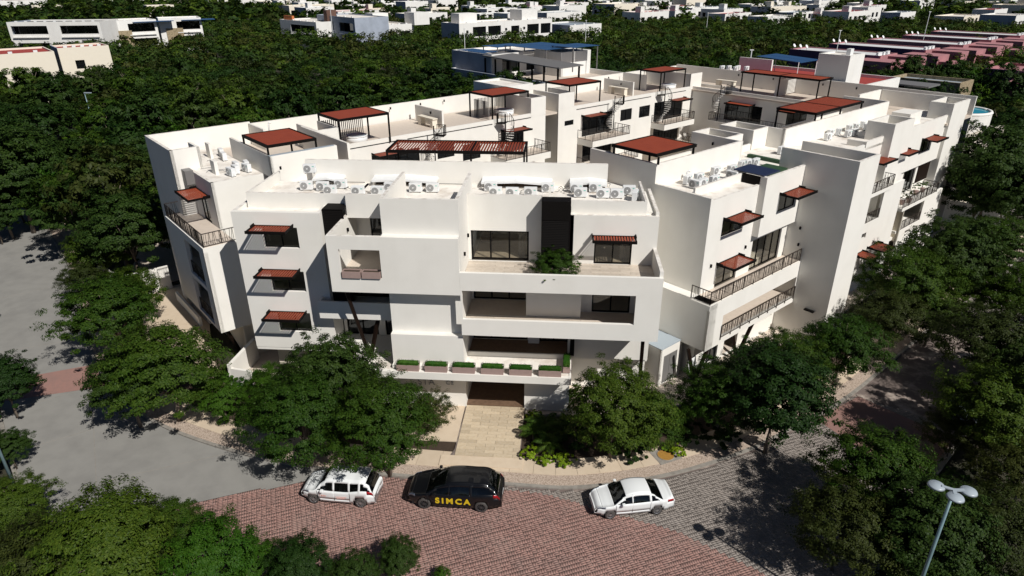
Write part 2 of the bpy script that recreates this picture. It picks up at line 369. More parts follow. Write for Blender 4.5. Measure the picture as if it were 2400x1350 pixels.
def railing(pts, z, h=0.95, step=0.13, single=False, seed=1, parent=None):
    r = random.Random(seed); mb = MB(); bars = []
    for (a, b) in zip(pts[:-1], pts[1:]):
        a = Vector((*a, z)); b = Vector((*b, z)); L = (b-a).length; d = (b-a)/L
        mb.bar(a+Vector((0, 0, h)), b+Vector((0, 0, h)), .05, .05).bar(a+Vector((0, 0, .06)), b+Vector((0, 0, .06)), .035, .035)
        n = max(1, round(L/1.25))
        for i in range(n+1): p = a+d*(L*i/n); mb.bar(p-Vector((0, 0, .12)), p+Vector((0, 0, h)), .045, .045)
        k = int(L/step)
        for i in range(k):
            s0 = (i+.5)*L/k; j = r.choice((-.11, -.07, 0, 0, .05, .1))
            bars.append((a+d*min(max(s0, .03), L-.03)+Vector((0, 0, .07)), a+d*min(max(s0+j, .02), L-.02)+Vector((0, 0, h-.03))))
    f = mb.build('railing', 'rail', parent or B)
    if single:
        for (p, q) in bars: MB().bar(p, q, .022, .022).build('baluster', 'rail', f)
    else:
        mb = MB()
        for (p, q) in bars: mb.bar(p, q, .022, .022)
        mb.build('balusters', 'rail', f)
    return f
def wlamp(pl, p, z):
    o = MB().pbox(pl, p-.05, p+.05, -.12, -.0, z-.12, z+.1).build('wall_lamp', 'black', B)
    return o
def tiles(fr, u0, u1, v0, v1, z, lu, lv, m, name='floor_tile', parent=None, seed=3):
    r = random.Random(seed); me = MB().box('F', 0.004, lu-.012, 0.004, lv-.012, -.02, 0).mesh('tile'); me.materials.append(M[m])
    k = 0; v = v0; rz = 0 if fr == 'F' else None
    while v+lv*.5 < v1:
        u = u0-(lu*.5 if k % 2 else 0)
        while u < u1-0.01:
            a = max(u, u0); b = min(u+lu, u1)
            if b-a > .1:
                o = link(name, me, parent or B); x, y, _ = P(fr, a, v, z)
                o.location = (x, y, z+r.uniform(-.002, .002)); o.scale = ((b-a)/lu, min(1, (v1-v)/lv), 1)
            u += lu
        v += lv; k += 1
Fp = lambda y: ('F', 'u', y, 1)
XL = lambda x: ('F', 'v', x, 1)       # faces -x
XR = lambda x: ('F', 'v', x, -1)      # faces +x
Wp = lambda b: ('W', 'u', b, -1)      # faces +b (front right)
Wb = lambda b: ('W', 'u', b, 1)       # faces -b
Al = lambda a: ('W', 'v', a, 1)       # faces -a (front left)
Ar = lambda a: ('W', 'v', a, -1)
G0, F1, F2, F3, RF = 0.3, 3.35, 6.4, 9.45, 12.6

# ---- central mass of the street front
Wl(Fp(35.5), -10.6, -6.05, 12.4, 14.55, cap=True)
Wl(Fp(35.75), -10.6, -6.05, 5.8, 8.85)
Wl(Fp(35.3), -10.6, -6.05, 3.45, 5.8, .46)
MB().box('F', -10.6, -6.3, 34.98, 35.3, 3.45, 3.75).build('plinth', 'stucco', B)
Wl(XR(-6.05), 35.7, 41.2, 8.9, 14.55, cap=True)
Wl(XR(-6.06), 35.76, 39.4, 3.45, 8.9, .2)
Wl(XL(-10.6), 35.7, 41.2, 9.45, 14.55, cap=True)
Wl(XL(-10.59), 35.95, 39.4, 0.3, 8.78)
# ---- projecting box left of centre
Wl(Fp(35.0), -13.87, -6.055, 8.78, 12.38, .22, holes=[(-13.2, -10.72, 9.75, 11.55)], cap=False)
Sl('F', -10.6, -6.06, 35.22, 35.5, 12.2, 12.4, name='ledge'); Sl('F', -13.85, -6.08, 35.2, 39.0, 8.8, 9.0, name='soffit')
Sl('F', -6.26, -6.057, 35.22, 35.5, 9.0, 12.2, name='wall')
MB().box('F', -13.86, -10.61, 35.004, 35.22, 12.38, 12.39).build('coping', 'cap', B)
Wl(XL(-13.87), 35.22, 39.0, 8.78, 12.38, cap=True)
MB().box('F', -13.66, -10.61, 35.22, 43.2, 9.0, 9.45).build('floor', 'floor', B)
Wl(Fp(38.6), -13.67, -10.61, 12.25, 13.78, .2, cap=True)
Wl(XR(-10.79), 35.3, 39, 9.45, 12.2, .02)
Wl(Fp(40.2), -13.87, -10.61, 9.45, 12.6, .2, holes=[(-12.75, -10.75, 9.45, 11.85)])
window(Fp(40.2), -12.75, -10.75, 9.45, 11.85, 2, g='darkglass')
Wl(XL(-13.87), 39.0, 44, 9.45, 12.9)
wlamp(XR(-13.65), 38.2, 11.6)
# ---- black louvred screens
def louvre(x0, x1, y, z0, z1, zt, ydeep, lab):
    mb = MB().box('F', x0, x1, y, y+.06, zt, z1).box('F', x0, x0+.06, y, y+.05, z0, zt).box('F', x1-.06, x1, y, y+.05, z0, zt)
    mb.box('F', x0, x1, y+.06, ydeep, z1-.05, z1)
    f = mb.build('louvre_screen', 'black', B); MB().box('F', x0+.06, x1-.06, y+.1, y+.12, z0, zt).build('backing', 'black', f)
    n = int((zt-z0)/.11); me = None
    for i in range(n):
        z = z0+(i+.5)*(zt-z0)/n
        if me is None:
            o = MB().hexa([(x0+.06, y, -.05), (x1-.06, y, -.05), (x1-.06, y+.02, -.04), (x0+.06, y+.02, -.04), (x0+.06, y+.06, .03), (x1-.06, y+.06, .03), (x1-.06, y+.08, .04), (x0+.06, y+.08, .04)]).build('slat', 'black', f)
            me = o.data
        else: o = link('slat', me, f)
        o.location.z = z
louvre(-15.03, -13.69, 37.95, 5.9, 13.0, 12.95, 39.14, '')
louvre(-1.38, 0.39, 38.05, 7.6, 13.75, 12.55, 39.0, '')
# ---- upper right terrace level
Wl(Fp(39.0), -6.05, -1.4, F3, 13.8, .2, holes=[(-5.9, -2.2, F3, 11.45)], cap=True)
window(Fp(39.0), -5.9, -2.2, F3, 11.45, 3, t=.1)
Wl(XR(-1.4), 39.0, 39.9, F3, 13.8, .02); Wl(XL(0.4), 38.8, 40, F3, 12.67, .2)
Wl(Fp(38.8), 0.4, 5.8, F3, 12.67, .2, holes=[(1.93, 4.27, F3, 11.3)], cap=True)
window(Fp(38.8), 1.93, 4.27, F3, 11.3, 2, t=.08)
awning(Fp(38.8), 1.75, 4.45, 11.42, d=1.05, n=15)
Sl('F', 0.42, 5.6, 39.0, 39.3, 12.5, 12.6, 'deck', 'deck')
Wl(Fp(39.25), 0.42, 4.9, 12.6, 13.45, .15, cap=True)
Wl(XL(4.9), 39.25, 43.6, 12.6, 13.5, .15, cap=True)
Wl(XR(5.8), 39.0, 44.1, 3.0, 12.86, .2, cap=True)
Sl('F', 5.05, 5.6, 39.3, 44.1, 12.45, 12.55, 'deck', 'deck')
Wl(XR(5.8), 35.2, 39.0, 6.08, 10.6, .22, cap=True)
Wl(Fp(35.0), -6.05, 5.8, 6.08, 10.25, .22, holes=[(-5.95, 4.31, 7.17, 9.1)])
MB().box('F', -6.0, 5.59, 35.003, 35.217, 10.25, 10.258).build('coping', 'stucco', B)
MB().box('F', -6.04, 5.59, 35.22, 39.0, 9.1, 9.42).build('slab', 'stucco', B)
tiles('F', -6.04, 5.58, 35.24, 38.98, 9.445, 1.2, .3, 'tile')
Sl('F', -6.04, 5.59, 35.22, 44, 6.1, 6.37); tiles('F', -6.04, 1.2, 35.24, 37.18, 6.395, 1.2, .3, 'tile'); MB().box('F', -6.04, -2.26, 37.2, 39.4, 6.37, 6.39).build('floor', 'floor', B)
MB().box('F', 1.21, 5.58, 35.24, 38.0, 6.37, 6.394).build('floor', 'floor', B)
# second level recess
Wl(Fp(39.4), -6.05, -2.25, F2, 9.1, .15, holes=[(-5.9, -2.3, F2, 8.75)]); window(Fp(39.4), -5.9, -2.3, F2, 8.75, 3, t=.09)
Wl(Fp(37.2), -2.25, 1.2, F2, 9.1, .2); Wl(XL(-2.25), 37.4, 39.4, F2, 9.1, .2); Wl(XR(1.2), 37.4, 38, F2, 9.1, .2)
Wl(Fp(38.0), 1.2, 5.6, F2, 9.1, .15, holes=[(1.92, 4.33, F2, 8.8)]); window(Fp(38.0), 1.92, 4.33, F2, 8.8, 2, t=.09)
# first level recess behind the planter terrace
Sl('F', -15.0, 0.72, 34.85, 39.3, 3.0, 3.44, name='slab'); MB().box('F', -14.9, 0.60, 34.9, 36.9, 3.44, 3.45).build('deck', 'deck', B)
Wl(Fp(34.6), -15.0, 0.72, 3.0, 3.5, .25); Wl(XR(0.72), 34.85, 37.1, 3.0, 3.5, .12)
Wl(Fp(36.9), -6.05, 0.5, 3.45, 3.78, .12, m='stucco')
MB().box('F', -6.04, 0.5, 37.02, 39.2, 3.44, 3.47).build('floor', 'wood', B)
Wl(Fp(39.2), -6.05, -2.2, F1+.1, 6.08, .12, holes=[(-6.0, -2.25, F1+.1, 5.9)], m='stucco'); window(Fp(39.2), -6.0, -2.25, F1+.1, 5.9, 3, t=.09)
Sl('F', -2.2, -1.45, 38.8, 39.3, F1+.1, 6.08, name='pillar'); window(Fp(39.1), -1.45, 0.5, F1+.1, 6.08, 2, t=.09)
MB().box('F', .62, .9, 37.4, 37.6, 3.45, 6.08).build('column', 'black', B)
Wl(XR(0.62), 37.7, 39.3, 3.45, 6.08, .15)
Wl(Fp(38.0), 0.9, 5.75, 2.95, 6.08, .2, holes=[(2.4, 4.8, 5.3, 5.95)], m='stucco'); Wl(Fp(39.0), 0.7, 5.75, 0.0, 2.95, .2)
Sl('F', 0.7, 5.75, 38.2, 39.0, 2.75, 2.95, name='soffit')
MB().bar((5.1, 36.2, 6.08), (5.25, 37.0, 0.1), .22, .22).build('column', 'brown', B)
# ground floor
Wl(Fp(35.9), -13.5, -6.1, 0.1, 3.0, .2); Wl(Fp(35.9), -2.26, 0.65, 0.1, 3.0, .2)
Wl(XR(-6.1), 36.1, 43, 0.3, 3.0, .2); Wl(XL(-2.26), 36.1, 43, 0.3, 3.0, .2); Wl(XR(0.65), 36.1, 39, 0.1, 3.0, .2)
MB().box('F', -6.1, -2.26, 36.0, 43, 0.2, 0.3).build('floor', 'wood', B); Wl(Fp(43), -6.1, -2.26, .3, 3.0, .1)
Sl('F', 0.68, 5.7, 40.9, 41, 0, 3)
# ---- balcony and dark recess under the projecting box
Wl(Fp(36.7), -15.6, -10.61, 6.0, 7.2, .15); Wl(XL(-15.6), 36.85, 37.5, 6.0, 7.2, .15); Sl('F', -15.5, -10.7, 36.8, 39.4, 6.0, 6.3)
Wl(Fp(39.4), -15.0, -10.61, 6.3, 8.8, .1, holes=[(-14.8, -10.9, 6.3, 8.6)]); window(Fp(39.4), -14.8, -10.9, 6.3, 8.6, 4, g='darkglass', t=.09)
Wl(Fp(39.2), -15.0, -10.61, 3.45, 6.0, .1, holes=[(-14.8, -12.6, 3.45, 5.9), (-12.1, -10.9, 3.45, 5.9)]); window(Fp(39.2), -14.8, -12.6, 3.45, 5.9, 2, g='darkglass', t=.09); window(Fp(39.2), -12.1, -10.9, 3.45, 5.9, 1, g='darkglass', t=.09)
MB().bar((-13.3, 35.6, 8.8), (-12.45, 36.3, 3.45), .2, .2).build('column', 'brown', B)
MB().bar((-11.9, 37.4, 6.0), (-12.4, 36.4, 3.45), .2, .2).build('column', 'brown', B)
# ---- left block with the three stacked awnings
hz = [(10.5, 11.9), (7.45, 8.9), (4.45, 5.9)]
Wl(Fp(37.5), -20.7, -15.05, 3.2, 12.87, .3, holes=[(-18.9, -16.6, a, b) for a, b in hz])
MB().box('F', -20.697, -15.053, 37.503, 37.797, 12.87, 12.878).build('coping', 'stucco', B)
for (a, b), zt in zip(hz, (12.06, 9.06, 6.02)):
    window(Fp(37.5), -18.9, -16.6, a, b, 2, inset=.2); awning(Fp(37.5), -19.34, -16.8, zt, d=1.25, n=14)
Wl(XL(-20.7), 37.8, 41.5, 3.2, 12.87, .25, cap=True); Wl(XR(-15.05), 37.8, 39.15, 3.2, 12.87, .25, cap=True)
Sl('F', -20.45, -15.3, 37.8, 39.15, 12.4, 12.6, 'deck', 'deck'); Sl('F', -20.68, -15.07, 37.52, 44, 3.0, 3.2, name='soffit')
Wl(Fp(38.7), -19.9, -13.6, 0.1, 3.0, .2, m='cream')
Wl(Fp(39.15), -20.35, -13.68, 12.4, 13.6, .15, cap=True); Wl(XL(-20.35), 39.3, 44.3, 12.4, 13.6, .15, cap=True); Wl(XR(-13.68), 38.8, 39.15, 12.25, 13.6, .15)
for y_ in (36.0,):
    MB().hexa([(-22.9, 37.2, .1), (-21.9, 37.0, .1), (-21.9, 37.2, .1), (-22.9, 37.4, .1), (-22.9, 37.2, 1.8), (-21.9, 37.0, 1.8), (-21.9, 37.2, 1.8), (-22.9, 37.4, 1.8)])
# ---- roof deck of the front block and the high back wall
Sl('F', -20.2, 5.05, 39.3, 44.1, 12.7, 12.9, 'deck', 'deck')
Sl('F', -10.4, -6.25, 35.7, 39.3, 12.7, 12.88, 'deck', 'deck'); Sl('F', -13.5, -10.6, 38.8, 39.3, 12.7, 12.87, 'deck', 'deck'); Sl('F', -6.05, -1.4, 39.2, 39.3, 12.7, 12.87, 'deck', 'deck')
Wl(Fp(44.1), -18.2, 2.85, 12.9, 14.5, .2, cap=True)
def hood(x0, x1):
    xm = (x0+x1)/2; mb = MB()
    for (a, b, za, zb) in ((x0, xm, 13.35, 13.45), (xm, x1, 13.45, 13.3)):
        mb.hexa([(a, 43.2, za-.12), (b, 43.2, zb-.12), (b, 44.1, zb-.02), (a, 44.1, za-.02), (a, 43.2, za), (b, 43.2, zb), (b, 44.1, zb+.14), (a, 44.1, za+.14)])
    f = mb.build('roof_hood', 'acw', B)
    MB().box('F', x0+.1, x1-.1, 43.85, 44.09, 12.9, 13.25).build('recess_shade', 'soil', f); MB().box('F', x0, x0+.12, 43.4, 44.1, 12.9, 13.25).build('side', 'stucco', f)  # solid dark block; its colour stands for the shade in the opening
for a, b in ((-17.5, -15.4), (-13.3, -8.8), (-5.7, -0.9), (0.3, 2.8)): hood(a, b)
Sl('F', -18.0, 3.0, 44.3, 49.3, 12.4, 12.58, 'floor', 'floor')
Wl(Fp(49.2), -18, 1.8, 12.4, 12.9, .15)
Sl('F', -20, 5.5, 44.1, 49.3, 0, 12.4, 'stucco', 'rear_mass')
for x, z in ((-8.6, 11.0),): pass
wlamp(XR(-6.05), 38.5, 11.3); wlamp(XR(-6.05), 36.9, 10.7)

# ---- left wing
Wl(Wp(-59.9), 11.9, 20.4, 0, 14.5, .2, cap=True); Wl(Wp(-60.1), 20.4, 82, 0, 14.3, .2, cap=True)
Wl(Al(11.9), -59.9, -53.1, 0, 14.5, .22, cap=True); Wl(Wp(-53.1), 11.9, 14.0, 3, 14.5, .25, cap=True); Wl(Ar(14.0), -55.2, -53.1, 12.9, 14.5, .2)
Wl(Al(13.0), -53.1, -48.3, 9.45, 12.9, .2, holes=[(-51.6, -50.0, 9.45, 11.6)], cap=True)
window(Al(13.0), -51.6, -50.0, 9.45, 11.6, 2, inset=.02)
awning(Al(13.0), -52.3, -49.1, 11.75, d=1.5, n=18)
Wl(Wp(-48.3), 13.0, 20.5, 3, 12.9, .2, cap=True)
MB().pbox(Al(12.4), -53.4, -52.2, 0, .6, 12.0, 13.05).build('canopy', 'grey', B)
Sl('W', 10.8, 13.0, -54.2, -45.2, 9.1, 9.42, name='slab'); MB().box('W', 10.9, 13.0, -54.2, -45.3, 9.42, 9.45).build('floor', 'floor', B)
Wl(Al(10.8), -54.0, -45.2, 2.9, 9.1, .25, holes=[(-49.9, -46.4, 6.15, 8.85), (-49.9, -46.4, 3.1, 5.8)])
Wl(Wp(-45.2), 10.8, 15.2, 2.9, 9.1, .25); Sl('W', 11.05, 15, -54, -45.45, 2.9, 3.1, name='soffit'); Sl('W', 11.05, 15, -54, -45.45, 5.85, 6.1)
Wl(Al(12.6), -54, -45.4, 3.1, 9.1, .1, m='stucco', holes=[(-49.7, -46.6, 3.2, 5.4), (-49.7, -46.6, 6.2, 8.4)])
for z in (3.2, 6.2): window(Al(12.6), -49.7, -46.6, z, z+2.2, 3, g='darkglass', inset=.02)
railing([P('W', 10.95, -49.85, 0)[:2], P('W', 10.95, -46.4, 0)[:2]], 3.15, .9); railing([P('W', 10.95, -49.85, 0)[:2], P('W', 10.95, -46.4, 0)[:2]], 6.2, .9)
railing([P('W', *q, 0)[:2] for q in ((12.3, -54.1), (10.92, -54.1), (10.92, -45.33), (14.6, -45.33))], 9.45, .95, .14, single=True, seed=4)
Wl(Al(12.4), -58, -45.4, 0, 2.9, .15, m='cream'); Wl(Al(11.2), -59.5, -53.0, 0, .9, .2); Wl(Wp(-45.6), 12.5, 20, 0, 2.9, .2, m='cream')
MB().bar(P('W', 11.3, -46, 2.9), P('W', 12.2, -46.6, 0.1), .22, .22).build('column', 'brown', B)
Sl('W', 13.2, 16.8, -59.7, -48.5, 12.7, 12.9, 'deck', 'deck'); Wl(Wp(-50.2), 14.0, 14.25, 12.9, 13.9, .9); Wl(Wp(-55.3), 15.3, 15.5, 12.9, 14.1, .9)
# roof terrace 1 of the left wing
Wl(Al(16.8), -54.7, -46.5, 12.9, 14.5, .2, cap=True); Wl(Wp(-46.5), 16.8, 22, 9, 14.5, .35); MB().pbox(Wp(-46.5), 16.8, 21.8, 0, .34, 14.5, 14.53).build('coping', 'lampw', B)
Sl('W', 17, 23, -59.7, -46.9, 12.4, 12.6, 'floor', 'floor')
Wl(Al(22.9), -55, -46.6, 12.6, 14.5, .2, cap=True); Wl(Al(20.2), -59.8, -56.4, 12.6, 14.4, .2)
# court facade of the left wing
ch = [(47.18, 49.15, 10.95, 11.5), (52.0, 53.4, 10.95, 11.5), (61.3, 63.35, 10.25, 11.58), (64.72, 66.75, 10.2, 11.57), (54.8, 59.9, F3-.1, 11.7), (55, 60, 6.4, 8.7), (42.9, 46.0, F3-.1, 11.7), (43.0, 46.2, 6.4, 8.7), (67.6, 73.3, F3-.1, 11.7), (38.0, 40.2, 9.4, 11.0), (28, 33, F3-.1, 11.6), (67.8, 73, 6.4, 8.7), (35, 37, 10.1, 11.6)]
Wl(Wp(-52.4), 22, 49.1, 0, 12.95, .2, holes=[h for h in ch if h[1] < 49.12]); Wl(Wp(-52.4), 51, 75, 0, 12.95, .2, holes=[(max(h[0], 51.2), *h[1:]) for h in ch if h[0] > 51])
for h in ch: window(Wp(-52.4), h[0], h[1], h[2], h[3], 2 if h[1]-h[0] < 2.5 else 4, inset=.08, g='darkglass')
Sl('W', 23, 75, -59.9, -52.6, 12.4, 12.6, 'floor', 'floor')
for a0, a1 in ((26.0, 31.2), (31.8, 41.8), (42.2, 47), (53.8, 59.2), (60.2, 66.8), (68.2, 73.8)): MB().pbox(Wp(-52.4), a0, a1, -.015, -.003, 12.5, 12.58).build('drip_gap_shade', 'black', B)  # thin black strip stands in for the drain gap and its shadow
# tall stair boxes on the roof edge: (a0, a1, b0, b1)
def rbox(a0, a1, b0, b1, z0=12.6, z1=14.5, front=True, back=True):
    Wl(Al(a0), b0, b1, z0, z1, .18, cap=True); Wl(Ar(a1), b0, b1, z0, z1, .18, cap=True)
    if front: Wl(Wp(b1), a0+.18, a1-.18, z0, z1, .18, cap=True)
    if back: Wl(Wb(b0), a0+.18, a1-.18, z0, z1, .18, cap=True)
rbox(23.1, 25.2, -56.3, -52.38, back=False); rbox(47.0, 49.1, -56.5, -52.38, back=False); Wl(Al(51.0), -56.5, -52.38, 0, 14.5, .2, cap=True); Wl(Wp(-52.38), 51.2, 53.4, 12.95, 14.5, .2, cap=True); Wl(Ar(53.4), -56.5, -52.6, 12.6, 14.5, .2, cap=True)
Wl(Al(49.1), -56.5, -52.6, 0, 12.6, .02); Wl(Wp(-56.5), 49.1, 51.0, 0, 14.5, .2)
for a in (36.9, 65.3): Wl(Al(a), -58.9, -54.1, 12.6, 14.2, .2, m='stucco', cap=True)
Wl(Al(74.6), -59.8, -52.4, 12.6, 14.5, .2, cap=True); Wl(Wp(-52.39), 74.6, 77, 0, 14.5, .2, cap=True)
for a in (69.6,): Wl(Al(a), -59.5, -55.6, 12.6, 14.5, .1, m='stucco')
def slatscreen(a0, a1, b0, b1, z0=12.6, z1=14.4, step=.19):
    mb = MB(); L = math.hypot(a1-a0, b1-b0); n = int(L/step)
    for i in range(n+1):
        a = a0+(a1-a0)*i/n; b = b0+(b1-b0)*i/n; x, y, _ = P('W', a, b, 0); mb.bar((x, y, z0), (x, y, z1), .05, .07)
    f = mb.build('slat_screen', 'grey', B); return f
for a0 in (25.6, 42.8, 53.7): slatscreen(a0, a0+4.0, -56.6, -56.6); slatscreen(a0, a0, -56.6, -54.2)
for a in (31.5, 34.6, 38.2, 41.2, 48.0, 59.0, 62.0, 67.2): wlamp(Wp(-59.9), a, 14.0)
for b in (-50, -45, -38.5, -34.5): wlamp(Al(81.8), b, 14.0)
wlamp(Fp(44.1), -20, 13.9); wlamp(Al(36.9), -56, 13.8); wlamp(Al(65.3), -56, 13.8); wlamp(Al(45.9), -29.5, 13.9)
# balconies on the court side
def court_balcony(a0, a1, b0, b1, z=9.3, aw=None):
    Sl('W', a0, a1, b0, b1, z-.65, z, name='balcony'); MB().box('W', a0+.1, a1-.1, b0, b1-.1, z, z+.03).build('floor', 'floor', B)
    railing([P('W', *q, 0)[:2] for q in ((a0+.05, b0), (a0+.05, b1-.05), (a1-.05, b1-.05), (a1-.05, b0))], z, .95, .16, seed=int(a0))
    if aw: awning(Wp(-52.4), aw[0], aw[1], 11.78, d=1.45, joined=True)
court_balcony(54.1, 60.4, -52.4, -50.0, aw=(54.6, 57.7)); court_balcony(67.2, 73.3, -52.4, -50.3, aw=(70.3, 73.4)); court_balcony(41.5, 47.6, -52.4, -49.9, aw=(42.9, 45.9)); court_balcony(27, 33, -52.4, -50.1, aw=(28.0, 31.0))
court_balcony(54.1, 62.5, -52.4, -50.2, z=6.2); court_balcony(41.5, 49, -52.4, -50.2, z=6.2); court_balcony(66, 74, -52.4, -50.3, z=6.2)
Sl('W', 75, 81.8, -59.9, -22.3, 12.4, 12.6, 'floor', 'floor')

# ---- cross block at the far end of the court
Wl(Al(75.2), -52.4, -31.6, 0, 12.95, .2, holes=[(-47.3, -42.2, F3, 11.6), (-39, -36.6, F3, 11.6), (-47.2, -43, F2, 8.6), (-38.6, -36.6, F2, 8.6)])
for h in ((-47.3, -42.2, F3, 11.6), (-39, -36.6, F3, 11.6), (-47.2, -43, F2, 8.6), (-38.6, -36.6, F2, 8.6)): window(Al(75.2), *h, 3, inset=.06, g='darkglass')
MB().pbox(Al(75.19), -47.6, -31.6, 0, .2, 12.95, 12.97).build('coping', 'cap', B)
Sl('W', 73.6, 75.2, -48.6, -36.0, 8.7, 9.4, name='balcony')
railing([P('W', *q, 0)[:2] for q in ((75.2, -48.5), (73.7, -48.5), (73.7, -36.1), (75.2, -36.1))], 9.4, .95, .17, seed=31)
awning(Al(75.2), -46.6, -43.2, 11.75, d=1.4, joined=True); awning(Al(75.2), -39.6, -37.4, 11.75, d=1.4, joined=True)
Wl(Al(81.8), -60.1, -22.3, 0, 14.5, .2, cap=True); Wl(Al(77.6), -42.3, -42.0, 12.6, 14.6, 2.2)
Wl(Al(77.9), -53.2, -47.5, 12.6, 12.95, .15)
mb = MB()
for i in range(11): mb.box('W', 77.65, 81.7, -41.95, -41.9, 12.75+i*.15, 12.82+i*.15)
mb.build('slat_screen', 'stucco', B)
# ---- right wing, street side
Wl(Al(35.6), -33.1, -27.0, 0, 14.5, .22, cap=True); Wl(Al(35.602), -27.0, -22.5, 0, 13.15, .22, cap=True)
Sl('W', 34.75, 35.6, -25.6, -21.0, 2.9, 6.4, name='wall'); 
f22 = [(37.3, 39.9, 10.1, 11.35), (37.3, 39.9, F2, 8.15), (41.6, 45.6, F2, 8.8)]
Wl(Wp(-22.5), 35.82, 46.4, F2, 9.25, .2, holes=f22[1:]); Wl(Wp(-22.5), 35.82, 41.3, 9.25, 12.98, .2, holes=f22[:1], cap=True)
for h, c in zip(f22, (2, 2, 4)): window(Wp(-22.5), *h, c, t=.07)
Wl(Wp(-22.0), 41.27, 46.4, 9.25, 13.56, .2, holes=[(43.4, 45.9, 10.6, 11.95)], cap=True); window(Wp(-22.0), 43.4, 45.9, 10.6, 11.95, 2); Wl(Al(41.27), -22.5, -22.2, 9.25, 13.56, .2); Sl('W', 41.3, 46.4, -22.9, -22.2, 9.25, 9.45, name='soffit')
awning(Wp(-22.5), 37.3, 39.9, 11.45, d=1.35, n=18); awning(Wp(-22.5), 37.2, 39.9, 8.25, d=1.35, n=18); awning(Wp(-22.0), 43.3, 46.0, 12.05, d=1.35, n=18)
Wl(Wp(-23.9), 35.82, 41.2, 12.4, 13.5, .15, cap=True); Sl('W', 35.82, 41.2, -23.9, -22.7, 12.4, 12.58, 'deck', 'deck')
MB().box('W', 35.9, 41.1, -23.2, -22.72, 12.58, 12.6).build('stained_gutter', 'gravel', B)
MB().box('W', 41.2, 43.3, -24.6, -22.25, 13.6, 13.68).build('stair_canopy', 'navy', B); MB().box('W', 41.22, 41.3, -23.85, -22.52, 9.3, 13.55).build('louvre_screen', 'black', B); Wl(Al(41.6), -24.5, -23.9, 12.7, 13.6, .15)
Sl('W', 34.7, 46.4, -22.5, -21.0, 6.0, 6.36, name='slab'); MB().box('W', 34.85, 46.4, -22.5, -21.12, 6.36, 6.4).build('floor', 'floor', B)
railing([P('W', *q, 0)[:2] for q in ((34.8, -22.6), (34.8, -21.08), (46.35, -21.08))], 6.4, .95, .125, single=True, seed=9)
Wl(Wp(-21.0), 34.75, 46.4, 2.9, 6.0, .2, holes=[(36.5, 46.25, 3.4, 5.1)])
Sl('W', 35.8, 46.4, -24.0, -21.2, 3.0, 3.35); MB().box('W', 35.8, 46.4, -24.0, -21.2, 3.35, 3.38).build('floor', 'floor', B); Wl(Wp(-23.9), 35.8, 46.4, 3.38, 6.0, .15, holes=[(41.5, 45.5, 3.7, 4.4)]); window(Wp(-23.9), 41.5, 45.5, 3.7, 4.4, 4)
railing([P('W', 36.45, -20.95, 0)[:2], P('W', 46.2, -20.95, 0)[:2]], 3.38, .95, .125, single=True, seed=12)
Wl(Wp(-22.3), 35.6, 46.4, 0, 2.9, .2, holes=[(37.2, 38.6, 0.3, 2.2), (39.4, 41.2, .1, 2.6), (43.0, 46.0, 1.35, 1.75)]); window(Wp(-22.3), 43.0, 46.0, 1.35, 1.75, 3, g='darkglass'); window(Wp(-22.3), 37.2, 38.6, .3, 2.2, 2, g='darkglass')
Sl('W', 34.8, 46.4, -22.3, -21.2, 2.9, 2.98, name='soffit'); Sl('W', 39.3, 41.3, -24.4, -24.2, 0, 2.9)
for (a, b, a2, b2) in ((34.2, -21.9, 34.9, -21.6), (35.9, -21.4, 34.9, -21.6), (39.4, -21.9, 40.0, -21.5), (41.4, -21.3, 40.0, -21.5)):
    MB().bar(P('W', a, b, 2.95), P('W', a2, b2, 0.1), .2, .2).build('column', 'brown', B)
wlamp(Wp(-22.5), 36.5, 8.3); wlamp(Wp(-22.5), 40.6, 8.6); wlamp(Al(46.4), -21.4, 7.6)
# high wall and roof deck
Wl(Wp(-27.0), 35.82, 46.0, 12.9, 14.5, .2, cap=True); Wl(Wp(-27.0), 52.2, 72.2, 12.9, 14.5, .2, cap=True); Wl(Wp(-28.6), 46, 52.2, 12.6, 13.4, .2)
Sl('W', 35.8, 81.6, -27.0, -22.7, 12.7, 12.9, 'deck', 'deck'); Sl('W', 46.0, 52.2, -28.6, -27.0, 12.7, 12.898, 'deck', 'deck')
rbox(45.9, 48.3, -31.6, -28.4); rbox(50.0, 52.4, -31.7, -28.5, back=True); Wl(Al(52.2), -28.5, -27.0, 12.9, 14.5, .2, cap=True); Wl(Al(45.85), -28.5, -27.0, 12.9, 14.5, .2)
Wl(Wb(-31.6), 35.8, 75.2, 0, 12.95, .2)
Sl('W', 35.8, 75, -31.4, -27.2, 12.4, 12.6, 'floor', 'floor')
Wl(Al(72.2), -31.6, -27.2, 12.6, 14.5, .2, cap=True); Wl(Wp(-30.8), 74.2, 79.4, 12.9, 14.5, .2, cap=True)
Wl(Al(79.5), -30.8, -22.2, 12.9, 14.5, .2, cap=True)
MB().box('W', 47.6, 48.0, -27.4, -22.6, 12.9, 13.15).build('green_kerb', 'green', B); MB().box('W', 43.8, 46.2, -24.9, -23.2, 12.9, 13.15).build('green_kerb', 'green', B)
# tower
Wl(Al(46.4), -24.0, -18.3, 0, 14.5, .2, cap=True); Wl(Wp(-18.3), 46.6, 49.6, 0, 14.5, .2, cap=True); Wl(Ar(49.6), -24.0, -18.5, 0, 14.5, .2, cap=True); Sl('W', 46.6, 49.4, -24, -18.5, 12.5, 12.7, 'deck', 'deck')
MB().pbox(Al(46.4), -19.95, -19.2, -.25, 0, 2.68, 2.8).build('canopy', 'black', B)
wlamp(Al(46.4), -21.5, 8.9)
